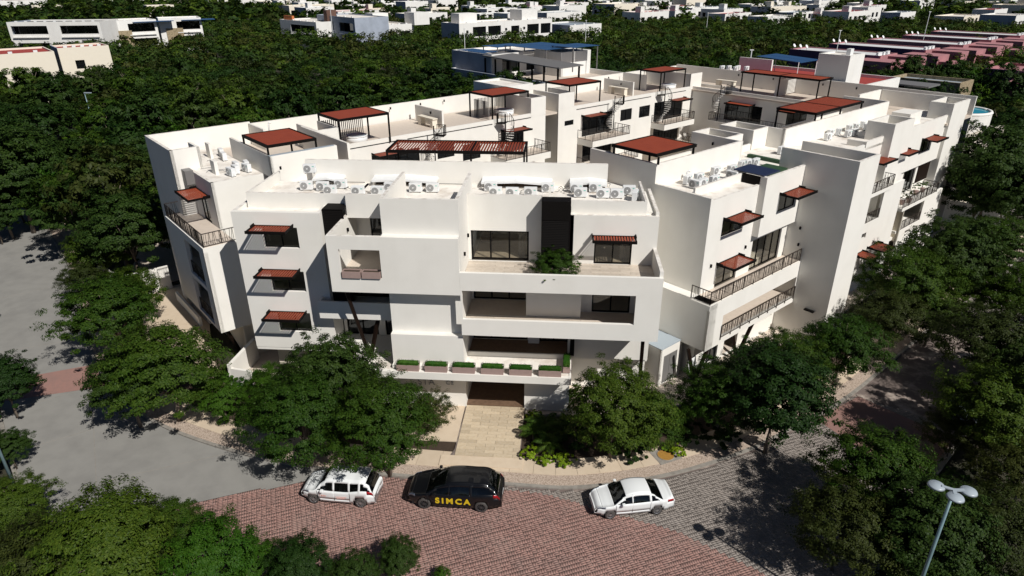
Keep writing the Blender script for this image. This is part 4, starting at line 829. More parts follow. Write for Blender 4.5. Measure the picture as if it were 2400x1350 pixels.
# ---- vehicles --------------------------------------------------------------
def spline(xs, ys):
    xs = np.array(xs, float); ys = np.array(ys, float)
    def f(x):
        x = np.clip(x, xs[0], xs[-1]); i = np.clip(np.searchsorted(xs, x)-1, 0, len(xs)-2)
        m = np.gradient(ys, xs); h = xs[i+1]-xs[i]; t = (x-xs[i])/h
        return (2*t**3-3*t**2+1)*ys[i]+(t**3-2*t**2+t)*h*m[i]+(-2*t**3+3*t**2)*ys[i+1]+(t**3-t**2)*h*m[i+1]
    return f
def make_car(name, label, cat, loc, rz, L, Wd, H, wb, wr, fo, paintm, hood_z, belt, kind, rimm, roofg=False, driver=False):
    # x runs front (0) to rear (L); origin below the middle; front axle at x=fo
    t = thing(name, label, cat, loc, rz)
    ws0, ws1 = kind['ws']; rs0, rs1 = kind['rear']                # windscreen foot/top, rear screen top/foot
    zt = spline(kind['tx'], kind['tz'])                            # top line
    hw = spline([0, .12*L, .3*L, .6*L, .9*L, L], [Wd*.36, Wd*.465, Wd*.5, Wd*.5, Wd*.475, Wd*.42])
    bl = spline([0, ws0, L*.6, rs1, L], [hood_z-.14, belt, belt+.03, belt+.05, belt-.02])
    NX, xs = 74, None
    xs = sorted(set(list(np.linspace(0, L, NX)) + [ws0, ws1, rs0, rs1] + kind['pil']))
    rows = []
    for x in xs:
        T = float(zt(x)); w_ = float(hw(x)); bz = min(float(bl(x)), T-.03); zb = .24 if .3 < x < L-.3 else .30
        rw_ = w_*(.80 if ws1-.2 < x < rs0+.35 else .86)
        cabin = T-bz > .12
        rw2 = w_*.74 if cabin and T > hood_z+.35 else (w_*(.97-.23*min(1, (T-bz)/.5)))
        ring = []
        for k in range(5): f = k/4; ring.append((w_*(.93+.07*math.sin(f*math.pi*.62)), zb+(bz-.0-zb)*f))
        for k in range(1, 5): f = k/4; ring.append((w_*.995+(rw2-w_*.995)*f**1.15, bz+(T-.055-bz)*f))
        for k in range(1, 5): f = k/4; ring.append((rw2*(1-f)**.9 if f < 1 else 0, T-.055+.055*math.sin(f*math.pi/2)))
        rows.append(ring)
    nr = len(rows[0]); parts = {}
    def addf(part, quad): parts.setdefault(part, []).append(quad)
    wx = (fo, fo+wb)
    for i in range(len(xs)-1):
        xm = (xs[i]+xs[i+1])/2
        for k in range(nr-1):
            zc = (rows[i][k][1]+rows[i][k+1][1])/2
            if k < 4 and any(math.hypot(xm-c, zc-wr) < wr+.055 for c in wx): continue
            tall = float(zt(xm))-float(bl(xm))
            part = 'body'
            if k in (5, 6) and ws0+.30 < xm < rs1-.25 and tall > .2 and not any(abs(xm-p) < .045 for p in kind['pil']): part = 'side_window'
            if k == 4 and ws0+.18 < xm < rs1-.12 and tall > .14 and not any(abs(xm-p) < .045 for p in kind['pil']): part = 'side_window'
            if k == 6 and (xm < ws0+.62 or xm > rs1-.45): part = 'body'
            if k >= 8 and ws0 < xm < ws1: part = 'windscreen'
            if k >= 8 and rs0 < xm < rs1: part = 'rear_window'
            if k >= 8 and ws1 <= xm <= rs0: part = 'roof'
            if k >= 7 and xm <= ws0 and xm > .35: part = 'bonnet'
            if k < 4 and kind['pil'][0]-.0 > xm > ws0+.1: part = 'door'
            if k < 4 and kind['pil'][0] <= xm < kind['pil'][1]: part = 'rear_door'
            if k == 0 and part in ('door', 'rear_door'): part = 'body'
            if k in (1, 2) and xm < .12: part = 'grille'
            if k == 3 and .06 < xm < .52: part = 'headlight'
            if k == 3 and L-.42 < xm < L-.04: part = 'tail_light'
            addf(part, (i, k))
    mm = dict(body=paintm, roof='pblack' if roofg else paintm, bonnet=paintm, door=paintm, rear_door=paintm, side_window='carglass', windscreen='carglass', rear_window='carglass', grille='black', headlight='headl', tail_light='redl')
    def vert(i, k, sd): return (xs[i]-L/2, sd*rows[i][k][0], rows[i][k][1])
    for part, q in parts.items():
        sides = ((-1,), (1,)) if part in ('door', 'rear_door', 'side_window', 'headlight', 'tail_light') else ((-1, 1),)
        for sds in sides:
            bmh = bmesh.new()
            for sd in sds:
                for (i, k) in q:
                    vs = [bmh.verts.new(vert(*c, sd)) for c in ((i, k), (i+1, k), (i+1, k+1), (i, k+1))]
                    bmh.faces.new(vs if sd < 0 else vs[::-1])
            if part == 'body':
                for e, fl in ((0, 0), (len(xs)-1, 1)):
                    vs = [bmh.verts.new(vert(e, k, -1)) for k in range(nr)]+[bmh.verts.new(vert(e, k, 1)) for k in range(nr-2, -1, -1)]
                    bmh.faces.new(vs if fl else vs[::-1])
            bmesh.ops.remove_doubles(bmh, verts=bmh.verts, dist=.0004)
            me = bpy.data.meshes.new(part); bmh.to_mesh(me); bmh.free(); me.polygons.foreach_set('use_smooth', [True]*len(me.polygons))
            o = link(part, me, t, M[mm[part]])
            if part not in ('side_window',):
                s_ = o.modifiers.new('solid', 'SOLIDIFY'); s_.thickness = .02; s_.offset = -1
            if part in ('door', 'rear_door'): MB().box('F', (kind['pil'][0]-.28 if part == 'door' else kind['pil'][1]-.32)-L/2, (kind['pil'][0]-.1 if part == 'door' else kind['pil'][1]-.14)-L/2, sds[0]*(Wd/2-.015)-.012, sds[0]*(Wd/2-.015)+.012, belt-.16, belt-.125).build('handle', paintm if paintm == 'pwhite' else 'chrome', o)
    for xs_ in (kind['pil'][0], kind['pil'][1], ws0+.12):
        for sd in (-1, 1): MB().box('F', xs_-L/2-.006, xs_-L/2+.006, sd*(Wd/2-.02)-.022, sd*(Wd/2-.02)+.022, .4, belt-.05).build('panel_gap', 'carpet', t)
    # floor pan, dark wheel arches, seats
    MB().box('F', -L/2+.3, L/2-.3, -Wd*.40, Wd*.40, .22, .40).box('F', fo+.5-L/2, fo+wb-.5-L/2, -Wd*.42, Wd*.42, .3, .55).build('floor_pan', 'carpet', t)
    mb = MB()
    for x in (ws1+.25, ws1+1.15): mb.box('F', x-L/2, x+.45-L/2, -Wd*.36, -.06, .4, .75).box('F', x-L/2, x+.45-L/2, .06, Wd*.36, .4, .75).box('F', x+.38-L/2, x+.5-L/2, -Wd*.36, -.06, .75, 1.22).box('F', x+.38-L/2, x+.5-L/2, .06, Wd*.36, .75, 1.22)
    mb.build('seats', 'carpet', t); MB().box('F', ws0-L/2+.1, ws0+.55-L/2, -Wd*.4, Wd*.4, .5, belt-.03).build('dashboard', 'carpet', t)
    for x in wx:
        for sd in (-1, 1):
            wh = empty('wheel', (x-L/2, sd*(Wd/2-.12), wr), 0, t)
            mb = MB(); n = 28; pr_ = [(wr*.66, -.1), (wr*.94, -.1), (wr, -.07), (wr, .07), (wr*.94, .1), (wr*.66, .1)]
            base = []
            for (r_, y_) in pr_: base.append(len(mb.v)); mb.v += [(r_*math.cos(2*math.pi*k/n), y_, r_*math.sin(2*math.pi*k/n)) for k in range(n)]
            for j in range(len(pr_)-1):
                for k in range(n): mb.f.append((base[j]+k, base[j]+(k+1) % n, base[j+1]+(k+1) % n, base[j+1]+k))
            mb.build('tyre', 'rubber', wh, True)
            mb = MB().disc((0, sd*.03, 0), (0, 1, 0), wr*.66, .05, 24); mb.build('brake', 'black', wh)
            mb = MB()
            for k in range(10): a = 2*math.pi*k/10; mb.bar((.03*math.cos(a), sd*.075, .03*math.sin(a)), (wr*.62*math.cos(a+.12), sd*.085, wr*.62*math.sin(a+.12)), .035, .02)
            mb.disc((0, sd*.08, 0), (0, 1, 0), .06, .03, 12); mb.tube([(wr*.65*math.cos(k*math.pi/12), sd*.085, wr*.65*math.sin(k*math.pi/12)) for k in range(25)], .018, 5, False); mb.build('rim', rimm, wh)
    for sd in (-1, 1):
        bevel(MB().box('F', ws0+.38-L/2, ws0+.55-L/2, sd*(Wd/2+.10)-.10, sd*(Wd/2+.10)+.08, belt+.0, belt+.15).build('mirror', paintm, t), .03, 2)
    MB().box('F', L/2-.02, L/2+.012, -.26, .26, .62, .74).build('number_plate', 'acw', t)
    MB().box('F', -L/2+.22, -L/2+.24, -Wd*.3, Wd*.3, .3, .42).build('lower_grille', 'black', t)
    return t
def carpos(p0, p1, fo, wb, L, Wd):
    # p0, p1: contact points of the front and rear wheels on the camera side
    a = Vector(p0); b = Vector(p1); d = (b-a).normalized(); rz = math.atan2(d.y, d.x); nrm = Vector((-d.y, d.x, 0))
    mid = (a+b)/2 + nrm*(Wd/2-.12) - d*((fo+wb/2)-L/2); return (mid.x, mid.y, 0.0), rz
L, Wd, wb, fo = 5.15, 1.99, 3.09, .98
loc, rz = carpos(gp(996.3, 1190, 0), gp(1127.5, 1198.5, 0), fo, wb, L, Wd)
van = make_car('parked_minivan', 'long glossy black minivan with yellow letters SIMCA along its side', 'car', loc, rz, L, Wd, 1.74, wb, .35, fo, 'pblack', 1.06, 1.10,
    dict(ws=(1.1, 2.15), rear=(4.45, 4.98), tx=[0, .1, .6, 1.1, 1.6, 2.15, 2.8, 3.6, 4.45, 4.75, 4.98, 5.15], tz=[.68, .84, 1.0, 1.12, 1.40, 1.62, 1.73, 1.73, 1.66, 1.48, 1.16, .92], pil=[2.35, 3.5, 3.52]), 'rimd', roofg=True)
def lettering(txt, size, m, parent, loc, rot, ext=.008, off=.018, name='lettering', space=1.45):
    cu = bpy.data.curves.new('t', 'FONT'); cu.body = txt; cu.size = size; cu.extrude = ext; cu.offset = off; cu.space_character = space; cu.align_x = 'CENTER'; cu.align_y = 'CENTER'
    ob = bpy.data.objects.new('t', cu); col.objects.link(ob); dg = bpy.context.evaluated_depsgraph_get(); me = bpy.data.meshes.new_from_object(ob.evaluated_get(dg)); bpy.data.objects.remove(ob)
    me.materials.clear(); me.materials.append(M[m]); o = link(name, me, parent); o.location = loc; o.rotation_euler = rot; return o
lettering('SIMCA', .50, 'yellow', van, (-.02, -Wd/2-.012, .68), (R(90), 0, 0))
L, Wd, wb, fo = 4.30, 1.67, 2.55, .80
loc, rz = carpos(gp(1428, 1214.5, 0), gp(1538.8, 1203.5, 0), fo, wb, L, Wd)
sed = make_car('parked_sedan', 'small white sedan with a driver arm visible at the side window, parked at the right', 'car', loc, rz, L, Wd, 1.5, wb, .29, fo, 'pwhite', .93, .95,
    dict(ws=(.98, 1.62), rear=(3.0, 3.62), tx=[0, .08, .5, .98, 1.3, 1.62, 2.1, 2.6, 3.0, 3.35, 3.62, 4.0, 4.25, 4.3], tz=[.62, .74, .88, .98, 1.20, 1.38, 1.49, 1.48, 1.40, 1.20, 1.06, 1.06, 1.0, .85], pil=[1.98, 2.95, 2.97]), 'rim')
L, Wd, wb, fo = 4.19, 1.66, 2.655, .72
loc, rz = carpos(gp(736.9, 1177.5, 0), gp(847.7, 1187.6, 0), fo, wb, L, Wd)
mpv = make_car('parked_taxi', 'white boxy people carrier with faint red taxi markings, half under the big tree', 'car', loc, rz, L, Wd, 1.69, wb, .31, fo, 'pwhite', .99, 1.0,
    dict(ws=(.88, 1.45), rear=(3.72, 4.08), tx=[0, .08, .45, .88, 1.15, 1.45, 2.0, 3.0, 3.7, 3.9, 4.08, 4.19], tz=[.66, .78, .95, 1.05, 1.34, 1.58, 1.68, 1.68, 1.62, 1.45, 1.08, .88], pil=[1.95, 2.82, 3.4]), 'rim')
M['faintred'] = mat('faint_red_print', (0.62, 0.33, 0.28), 0.5)
for (x0, x1, z0, z1) in ((-.95, -.92, .62, .72), (-.86, -.78, .62, .72), (-.74, -.66, .62, .72), (-.62, -.59, .62, .72), (-.1, .55, .66, .68), (-.05, .5, .60, .615), (.0, .42, .54, .555)):
    MB().box('F', x0, x1, -Wd/2-.006, -Wd/2+.01, z0, z1).build('side_print', 'faintred', mpv)

# driver in the sedan: one skinned body
def skin_body(name, verts, edges, rad, root, m, parent=None, sub=2):
    me = bpy.data.meshes.new(name); me.from_pydata(verts, edges, []); o = link(name, me, parent, M[m])
    sk = o.modifiers.new('skin', 'SKIN'); sd = me.skin_vertices[0].data
    for i, r_ in enumerate(rad): sd[i].radius = (r_, r_*.85); sd[i].use_root = (i == root)
    sb = o.modifiers.new('sub', 'SUBSURF'); sb.levels = sub; sb.render_levels = sub; return o
dx = -4.30/2+1.62+.42; yy = -.40
per = skin_body('person', [(dx+.02, yy, .62), (dx+.06, yy, .85), (dx+.06, yy, 1.02), (dx+.03, yy, 1.14), (dx+.01, yy, 1.26), (dx-.01, yy, 1.34), (dx-.02, yy-.2, 1.06), (dx-.2, yy-.26, .93), (dx-.46, yy-.18, 1.02), (dx-.02, yy+.2, 1.06), (dx-.2, yy+.24, .9), (dx-.46, yy+.14, 1.02), (dx-.35, yy-.12, .6), (dx-.35, yy+.12, .6), (dx-.6, yy-.12, .4), (dx-.6, yy+.12, .4)],
    [(0, 1), (1, 2), (2, 3), (3, 4), (4, 5), (2, 6), (6, 7), (7, 8), (2, 9), (9, 10), (10, 11), (0, 12), (0, 13), (12, 14), (13, 15)], [.15, .15, .15, .055, .09, .07, .06, .045, .035, .06, .045, .035, .08, .08, .06, .06], 0, 'skin')
mw = Matrix.Translation(sed.location) @ Matrix.Rotation(sed.rotation_euler.z, 4, 'Z')
per.matrix_world = mw; tag(per, 'driver seated at the wheel of the white sedan with a bare forearm forward', 'person')
sh = skin_body('shirt', [(dx+.03, yy, .68), (dx+.06, yy, .85), (dx+.06, yy, 1.0), (dx-.02, yy-.2, 1.06), (dx-.11, yy-.23, .99), (dx-.02, yy+.2, 1.06), (dx-.11, yy+.22, .98)], [(0, 1), (1, 2), (2, 3), (3, 4), (2, 5), (5, 6)], [.175, .175, .17, .08, .07, .08, .07], 0, 'shirt', per)

# ---- street lamps
def trilamp():
    b = gp(2237, 1147, 9.0); t = thing('street_lamp', 'tall street lamp with three round grey heads at the lower right', 'street lamp', (b.x, b.y, 0))
    MB().tube([(0, 0, 0), (0, 0, 4.5), (0, 0, 8.9)], [.085, .07, .055], 10).build('pole', 'pole', t, True)
    for k, (u, v) in enumerate(((2218, 1118), (2237, 1147), (2273, 1147))):
        e = gp((u*1.0), v, 9.0)
        ctr = gp(2243, 1134, 9.0); d = Vector((e.x-ctr.x, e.y-ctr.y, 0))
        d = Vector([(-.9, .42, 0), (-.22, -.62, 0), (.92, .02, 0)][k])
        h = empty('lamp_head', (0, 0, 8.95), 0, t)
        MB().disc(d*.56+Vector((0, 0, .0)), (0, 0, 1), .30, .07, 28, .26).build('disc', 'lampw', h, True)
        MB().bar((0, 0, .02), d*.4+Vector((0, 0, .03)), .12, .05).build('arm', 'lampw', h)
    return t
trilamp()
def arm_lamp(loc, h, label, rz=0, arm=.8):
    t = thing('street_lamp', label, 'street lamp', loc, rz); MB().tube([(0, 0, 0), (0, 0, h)], [.09, .06], 8).build('pole', 'pole', t, True)
    MB().box('F', -.05, arm+.3, -.12, .12, h-.02, h+.1).build('lamp_head', 'lampw', t); return t
p = gp(198, 218, 10); arm_lamp((p.x, p.y, 0), 10, 'slim street lamp standing in the forest at the upper left')
p = gp(33, 1138, 0); t = arm_lamp((p.x, p.y, 0), 6.5, 'pale blue lamp pole at the left edge beside a dark trunk', rz=R(180), arm=.2)

# ---- trees' helper, hanging plant, palms, road in the next block
def fronds(name, label, cat, loc, n, Lf, m, droop=.6, lw=.05, ln=22, seed=0, group=None, stem=.5, up=1.0, leaflen=.32):
    r_ = random.Random(seed); t = thing(name, label, cat, loc, 0, group)
    mb = MB(); pts = []
    for i in range(11):
        f = i/10; pts.append(Vector((Lf*f*(1-.12*f), 0, Lf*(.55*up*f-droop*f*f))))
    for i in range(ln):
        f = .12+.88*i/ln; k = min(9, int(f*10)); p = pts[k].lerp(pts[k+1], f*10-k); l = leaflen*math.sin(math.pi*(.15+.8*f))
        for sd in (-1, 1):
            tip = p+Vector((l*.55, sd*l, -l*.35)); q = p+Vector((lw, 0, 0)); base = len(mb.v); mb.v += [tuple(p), tuple(q+Vector((0, sd*l*.3, .01))), tuple(tip), tuple(p+Vector((-lw*.1, sd*l*.35, 0)))]; mb.f.append((base, base+1, base+2, base+3))
    mb.tube(pts, [.018-.0015*i for i in range(11)], 4)
    me = mb.mesh('frond'); me.materials.append(M[m])
    if stem: MB().tube([(0, 0, 0), (.03, 0, stem)], [.07, .05], 7).build('stem', 'bark', t)
    for i in range(n):
        o = link('frond', me, t); o.location = (0, 0, stem); o.rotation_euler = (0, r_.uniform(-.55, .25), 2.4*i+r_.uniform(-.2, .2)); s_ = r_.uniform(.75, 1.1); o.scale = (s_, s_, s_)
    return t
# ================================================================= ground, road, pavement
def catmull(pts, n=8):
    out = []; P_ = [Vector((*p, 0)) for p in pts]
    for i in range(len(P_)-1):
        a, b, c, d = P_[max(i-1, 0)], P_[i], P_[i+1], P_[min(i+2, len(P_)-1)]
        for k in range(n):
            t = k/n; out.append(.5*((2*b)+(c-a)*t+(2*a-5*b+4*c-d)*t*t+(-a+3*b-3*c+d)*t**3))
    out.append(P_[-1]); return out
K = catmull([(-130, 136), (-90, 97), (-64.6, 72), (-47.9, 55.1), (-37.9, 42.9), (-31.8, 36.9), (-26.5, 33.0), (-20.5, 30.6), (-14.8, 29.3), (-9.1, 28.95), (-2.7, 28.7), (1.3, 28.75), (6.25, 30.1), (11.1, 32.5), (14.5, 34.9), (20, 39.3), (28.5, 48), (42, 61.4), (77, 96), (120, 139)])
N_ = catmull([(-140, 126), (-95, 88), (-68.0, 62.0), (-50, 45.5), (-38.8, 35.0), (-30.8, 27.2), (-26.6, 24.4), (-21.5, 21.8), (-14, 20.0), (-6, 18.4), (2, 17.8), (8, 18.6), (13.0, 21.6), (17.5, 27.0), (22.5, 32.6), (29, 39.5), (36, 46.5), (52, 62), (82, 92), (125, 135)])
def resample(pl, n):
    d = [0]
    for a, b in zip(pl[:-1], pl[1:]): d.append(d[-1]+(b-a).length)
    out = []; j = 0
    for i in range(n):
        s_ = d[-1]*i/(n-1)
        while j < len(pl)-2 and d[j+1] < s_: j += 1
        out.append(pl[j].lerp(pl[j+1], min(1, max(0, (s_-d[j])/max(1e-6, d[j+1]-d[j])))))
    return out
def strip(A, Bp, z, name, m, kind='structure', parent=None):
    mb = MB(); n = len(A)
    mb.v = [(p.x, p.y, z) for p in A]+[(p.x, p.y, z) for p in Bp]; mb.f = [(i+n, i+n+1, i+1, i) for i in range(n-1)]
    o = mb.build(name, m, parent); o['kind'] = kind if parent is None else ''
    if parent is not None: del o['kind']
    return o
gmb = MB(); gmb.v = [(-1800, -300, -.12), (1800, -300, -.12), (1800, 2500, -.12), (-1800, 2500, -.12)]; gmb.f = [(0, 1, 2, 3)]
tag(gmb.build('ground', 'ground'), kind='structure')
NK = 160
Kr, Nr = resample(K, NK), resample(N_, NK)
road = strip(Kr, Nr, -.004, 'road', 'concrete')
def offs(pl, d):
    out = []
    for i, p in enumerate(pl):
        t_ = (pl[min(i+1, len(pl)-1)]-pl[max(i-1, 0)]).normalized(); out.append(p+Vector((-t_.y, t_.x, 0))*d)
    return out
def kerbsolid(A, Bp, z0, z1, name, m):
    mb = MB(); n = len(A); mb.v = [(p.x, p.y, z) for z in (z0, z1) for L_ in (A, Bp) for p in L_]
    for i in range(n-1):
        mb.f += [(2*n+i, 2*n+i+1, 3*n+i+1, 3*n+i), (i+1, i, 2*n+i, 2*n+i+1), (n+i, n+i+1, 3*n+i+1, 3*n+i)][0:1]+[(i, i+1, 2*n+i+1, 2*n+i), (n+i+1, n+i, 3*n+i, 3*n+i+1)]
    o = mb.build(name, m); tag(o, kind='structure'); return o
Kf = resample(K, 400)
kerbsolid(Kf, offs(Kf, .22), -.05, .10, 'kerb', 'kerb'); kerbsolid(offs(Kf, .22), offs(Kf, 1.05), -.05, .09, 'gravel_strip', 'gravel')
Nf = resample(N_, 300); kerbsolid(Nf, offs(Nf, -.25), -.05, .12, 'kerb', 'kerb')
# pavement in separate cast slabs
pv = tag(empty('pavement'), kind='structure')
Ks = resample([p for p in K if -60 < p.x < 60], 110); Ko, Ki = offs(Ks, 1.05), offs(Ks, 2.45)
for i in range(len(Ks)-1):
    a, b, c, d = Ko[i], Ko[i+1], Ki[i+1], Ki[i]; g_ = .006
    a2, b2, c2, d2 = a.lerp(b, g_), b.lerp(a, g_), c.lerp(d, g_), d.lerp(c, g_)
    MB().hexa([(*q.xy, -.02) for q in (a2, b2, c2, d2)]+[(*q.xy, .115+rnd.uniform(-.002, .002)) for q in (a2, b2, c2, d2)]).build('paving_slab', 'sidewalk', pv)
# building apron and planted soil
mb = MB().poly([(-40, 51), (-31, 60), (-24, 41), (-22, 37), (-15.5, 36.5), (-13, 36), (-6, 35.4), (-3, 35.4), (0.6, 35.6), (5, 36.5), (9, 37.5), (17, 45), (50, 78), (60, 88), (50, 98), (-10, 98), (-45, 62)], -.10, .06)
tag(mb.build('yard_paving', 'floor'), kind='structure')
p_ = [q for q in Ki if -40 < q.x < 40]; soil = MB().poly([(q.x, q.y) for q in p_]+[(34, 60), (16.5, 43.4), (9, 36), (4, 34.8), (-6, 35.2), (-14, 35.6), (-22, 37), (-31, 46)], -.1, .045); tag(soil.build('planting_bed', 'soil'), kind='structure')
tag(MB().poly([(-37, 52), (-35, 54), (-30.6, 48.6), (-26.4, 41.2), (-24.2, 38.2), (-26.5, 37.6), (-30, 39.6), (-33.5, 44), (-37, 49)], -.05, .085).build('sandy_yard', 'sidewalk'), kind='structure')
# entrance path of long beige tiles
path = tag(MB().poly([(-6.15, 36.0), (-2.2, 36.0), (-2.2, 31.0), (-2.6, 30.2), (-6.6, 30.2), (-6.2, 31.5)], .05, .15).build('path', 'joint'), kind='structure')
tiles('F', -6.1, -2.24, 30.9, 36.0, .19, 1.15, .3, 'path', name='path_tile', parent=path, seed=8)
MB().box('F', -6.9, -2.0, 30.0, 30.9, .1, .17).build('landing', 'sidewalk', path); MB().box('F', -9.5, -6.2, 32.2, 35.9, .1, .16).build('landing', 'sidewalk', path)
for tx, x_, s_ in (('STA', -8.7, .62), ('CE', -7.15, .42)): lettering(tx, s_, 'signm', B, (x_, 35.87, 1.95), (R(90), 0, 0), ext=.02, off=.0, name='wall_letters', space=1.1)
# recessed tree pit and manhole
mh = thing('manhole_cover', 'round ochre manhole cover in a grey concrete square on the pavement', 'manhole cover', (6.45, 31.9, .13), R(28))
MB().box('F', -.75, .75, -.62, .62, -.02, .0).build('surround', 'kerb', mh); MB().disc((0, 0, .012), (0, 0, 1), .5, .03, 28).build('cover', 'ochre', mh); MB().tube([(.5*math.cos(k*math.pi/12), .5*math.sin(k*math.pi/12), .02) for k in range(25)], .02, 4).build('rim', 'kerb', mh)
# pavers: a running bond of notched interlocking stones
def inroad(x, y):
    return y > float(np.interp(x, NX_, NY_))+.15 and y < float(np.interp(x, KX_, KY_))-.1
KX_ = [p.x for p in Kf]; KY_ = [p.y for p in Kf]; NX_ = [p.x for p in Nf]; NY_ = [p.y for p in Nf]
RB = [(-2.9, 28.45), (-.5, 28.2), (2.02, 27.4), (6.37, 26.0), (10.2, 23.5), (12.5, 20)]
def region(x, y):
    # red apron between the concrete road (left) and grey pavers (right)
    if (x+21.56)*(27.61-25.43)-(y-25.43)*(-15.93+21.56) < 0: return None
    lim = float(np.interp(x, [p[0] for p in RB], [p[1] for p in RB]))
    if x < -2.9 or y < lim: return 'r'
    return 'g'
PV = [(-.121, -.052), (-.115, -.058), (-.03, -.058), (0, -.05), (.03, -.058), (.115, -.058), (.121, -.052), (.113, 0), (.121, .052), (.115, .058), (.03, .05), (-.03, .05), (-.115, .058), (-.121, .052), (-.127, 0)]
PVa = np.array(PV)*1.012
me_p = {}
for k, m in (('r', 'redp'), ('g', 'greyp')):
    b_ = MB().poly(PV, -.02, 0); me_p[k] = b_.mesh('paver'); me_p[k].materials.append(M[m])
cand = []; ang = R(24)
for i in range(-170, 170):
  for j in range(-170, 170):
    o_ = rnd.random() < .5
    for h_ in (-.0625, .0625):
        u = i*.25+(0 if o_ else h_); v = j*.25+(h_ if o_ else 0); x = u*math.cos(ang)-v*math.sin(ang)-2; y = u*math.sin(ang)+v*math.cos(ang)+27; th_ = ang+(0 if o_ else math.pi/2)
        if not (-22 < x < 24 and 17.9 < y < 40): continue
        if not inroad(x, y): continue
        px, py, pz = proj((x, y, 0))
        if not (-60 < px < 2460 and py < 1400): continue
        rg_ = region(x, y)
        if rg_ is None: continue
        if rg_ == 'g' and math.hypot(x, y) > 44: continue
        if (-6.6 < x-3 < -50): continue
        cand.append((py, x, y, rg_, th_))
cand.sort(reverse=True)
_bk = [(p.x, p.y) for p in Kf if -12.4 < p.x < 33][::3]; _bn = [(p.x, p.y) for p in Nf if -24.5 < p.x < 33][::3][::-1]
base_r = MB().poly(_bk+_bn, -.05, .0095).build('paver_bed', 'joint', road)
near = cand[:300]; rest = cand[300:]
for (py, x, y, k, th_) in near:
    o = link('paver', me_p[k], road); o.location = (x, y, .013+rnd.uniform(-.0015, .0015)); o.rotation_euler = (rnd.uniform(-.004, .004), rnd.uniform(-.004, .004), th_)
for kk, m in (('r', 'redp'), ('g', 'greyp')):
    A = np.array([(c[1], c[2]) for c in rest if c[3] == kk])
    if len(A) == 0: continue
    rg = np.random.default_rng(3); n = len(A); m_ = len(PVa); T_ = np.array([c[4] for c in rest if c[3] == kk]); C_, S_ = np.cos(T_)[:, None], np.sin(T_)[:, None]
    top = np.stack([PVa[:, 0]*C_-PVa[:, 1]*S_, PVa[:, 0]*S_+PVa[:, 1]*C_], 2)+A[:, None, :]; zt_ = .013+rg.uniform(-.0015, .0015, (n, 1)); v = np.zeros((n, 2*m_, 3)); v[:, :m_, :2] = top; v[:, m_:, :2] = top; v[:, :m_, 2] = zt_; v[:, m_:, 2] = zt_-.02
    me = bpy.data.meshes.new('pavers'); me.vertices.add(n*2*m_); me.vertices.foreach_set('co', v.reshape(-1))
    tf = np.arange(m_); sf = np.array([[k, (k+1) % m_, m_+(k+1) % m_, m_+k][::-1] for k in range(m_)]).reshape(-1)
    per_ = np.concatenate([tf, sf]); idx = (np.arange(n)[:, None]*2*m_+per_[None]).reshape(-1).astype(np.int32)
    lt = np.tile(np.array([m_]+[4]*m_, dtype=np.int32), n); ls = np.concatenate([[0], np.cumsum(lt)[:-1]]).astype(np.int32)
    me.loops.add(len(idx)); me.loops.foreach_set('vertex_index', idx); me.polygons.add(len(lt)); me.polygons.foreach_set('loop_start', ls); me.polygons.foreach_set('loop_total', lt); me.update(calc_edges=True)
    o = link('pavers', me, road, M[m]); o['kind'] = 'stuff'
# concrete carriageway beyond the pavers, red bands across it, joints
def band(p4, m, z=.004, name='paved_band'):
    mb = MB(); mb.v = [(*q, z) for q in p4]; mb.f = [(0, 1, 2, 3)]; return mb.build(name, m, road)
band([(-40.3, 36.4), (-38.0, 34.2), (-31.9, 36.6), (-34.6, 39.3)], 'redp')
strip(*[resample(q, 60) for q in ([p for p in Kf if 22 < p.x < 110], [p for p in Nf if 22 < p.x < 110])], -.0002, 'paver_road', 'greyp', parent=road)
band([(16.6, 36.3), (20.3, 39.2), (24.4, 34.9), (20.2, 30.4)], 'redp', .018)
mbj = MB()
for (a, b) in (((-36.2, 33.6), (-31, 38)), ((-32.5, 29.7), (-27.6, 33.4)), ((-31.5, 34.6), (-24, 24.2)), ((-25.5, 27.5), (-20, 30.2)), ((-44, 40), (-38.5, 42.8)), ((-52, 48), (-46.5, 53)), ((-60, 56), (-55, 61))):
    mbj.bar((*a, 0), (*b, 0), .03, .006)
mbj.build('expansion_joint', 'kerb', road)
# meter house between front block and right wing
mhs = thing('meter_house', 'small white utility house with grey metal roof and grey double door', 'utility house', (7.6, 40.4, 0))
inv = Vector((-7.6, -40.4, 0))
def loc_(mb, n, m, p=mhs):
    me = mb.mesh(n); me.transform(Matrix.Translation(inv)); return link(n, me, p, M[m])
loc_(MB().wall(Wp(-22.95), 32.6, 35.0, 0, 3.0, .15, holes=[(33.0, 34.5, 0.1, 2.35)]), 'wall', 'stucco'); loc_(MB().wall(Al(32.6), -25.2, -22.95, 0, 3.0, .15), 'wall', 'stucco'); loc_(MB().box('W', 32.6, 35.1, -25.3, -22.9, 3.0, 3.06), 'roof', 'lampw')
loc_(MB().wall(Wb(-25.2), 32.75, 35, 0, 3.0, .15), 'wall', 'stucco')
loc_(MB().box('W', 33.0, 33.74, -23.05, -23.0, .1, 2.33), 'door', 'grey'); loc_(MB().box('W', 33.76, 34.5, -23.05, -23.0, .1, 2.33), 'door', 'grey')
bd = thing('leaning_board', 'white framed board leaning at the foot of the right wing beside the utility house', 'board', P('W', 35.2, -21.9, 0), R(45)); o = MB().box('F', -.45, .45, -.03, 0, 0, 1.7).build('panel', 'acw', bd); o.rotation_euler = (R(-10), 0, 0); o = MB().box('F', -.5, .5, 0.001, .03, -.03, 1.75).build('frame', 'brown', bd); o.rotation_euler = (R(-10), 0, 0)
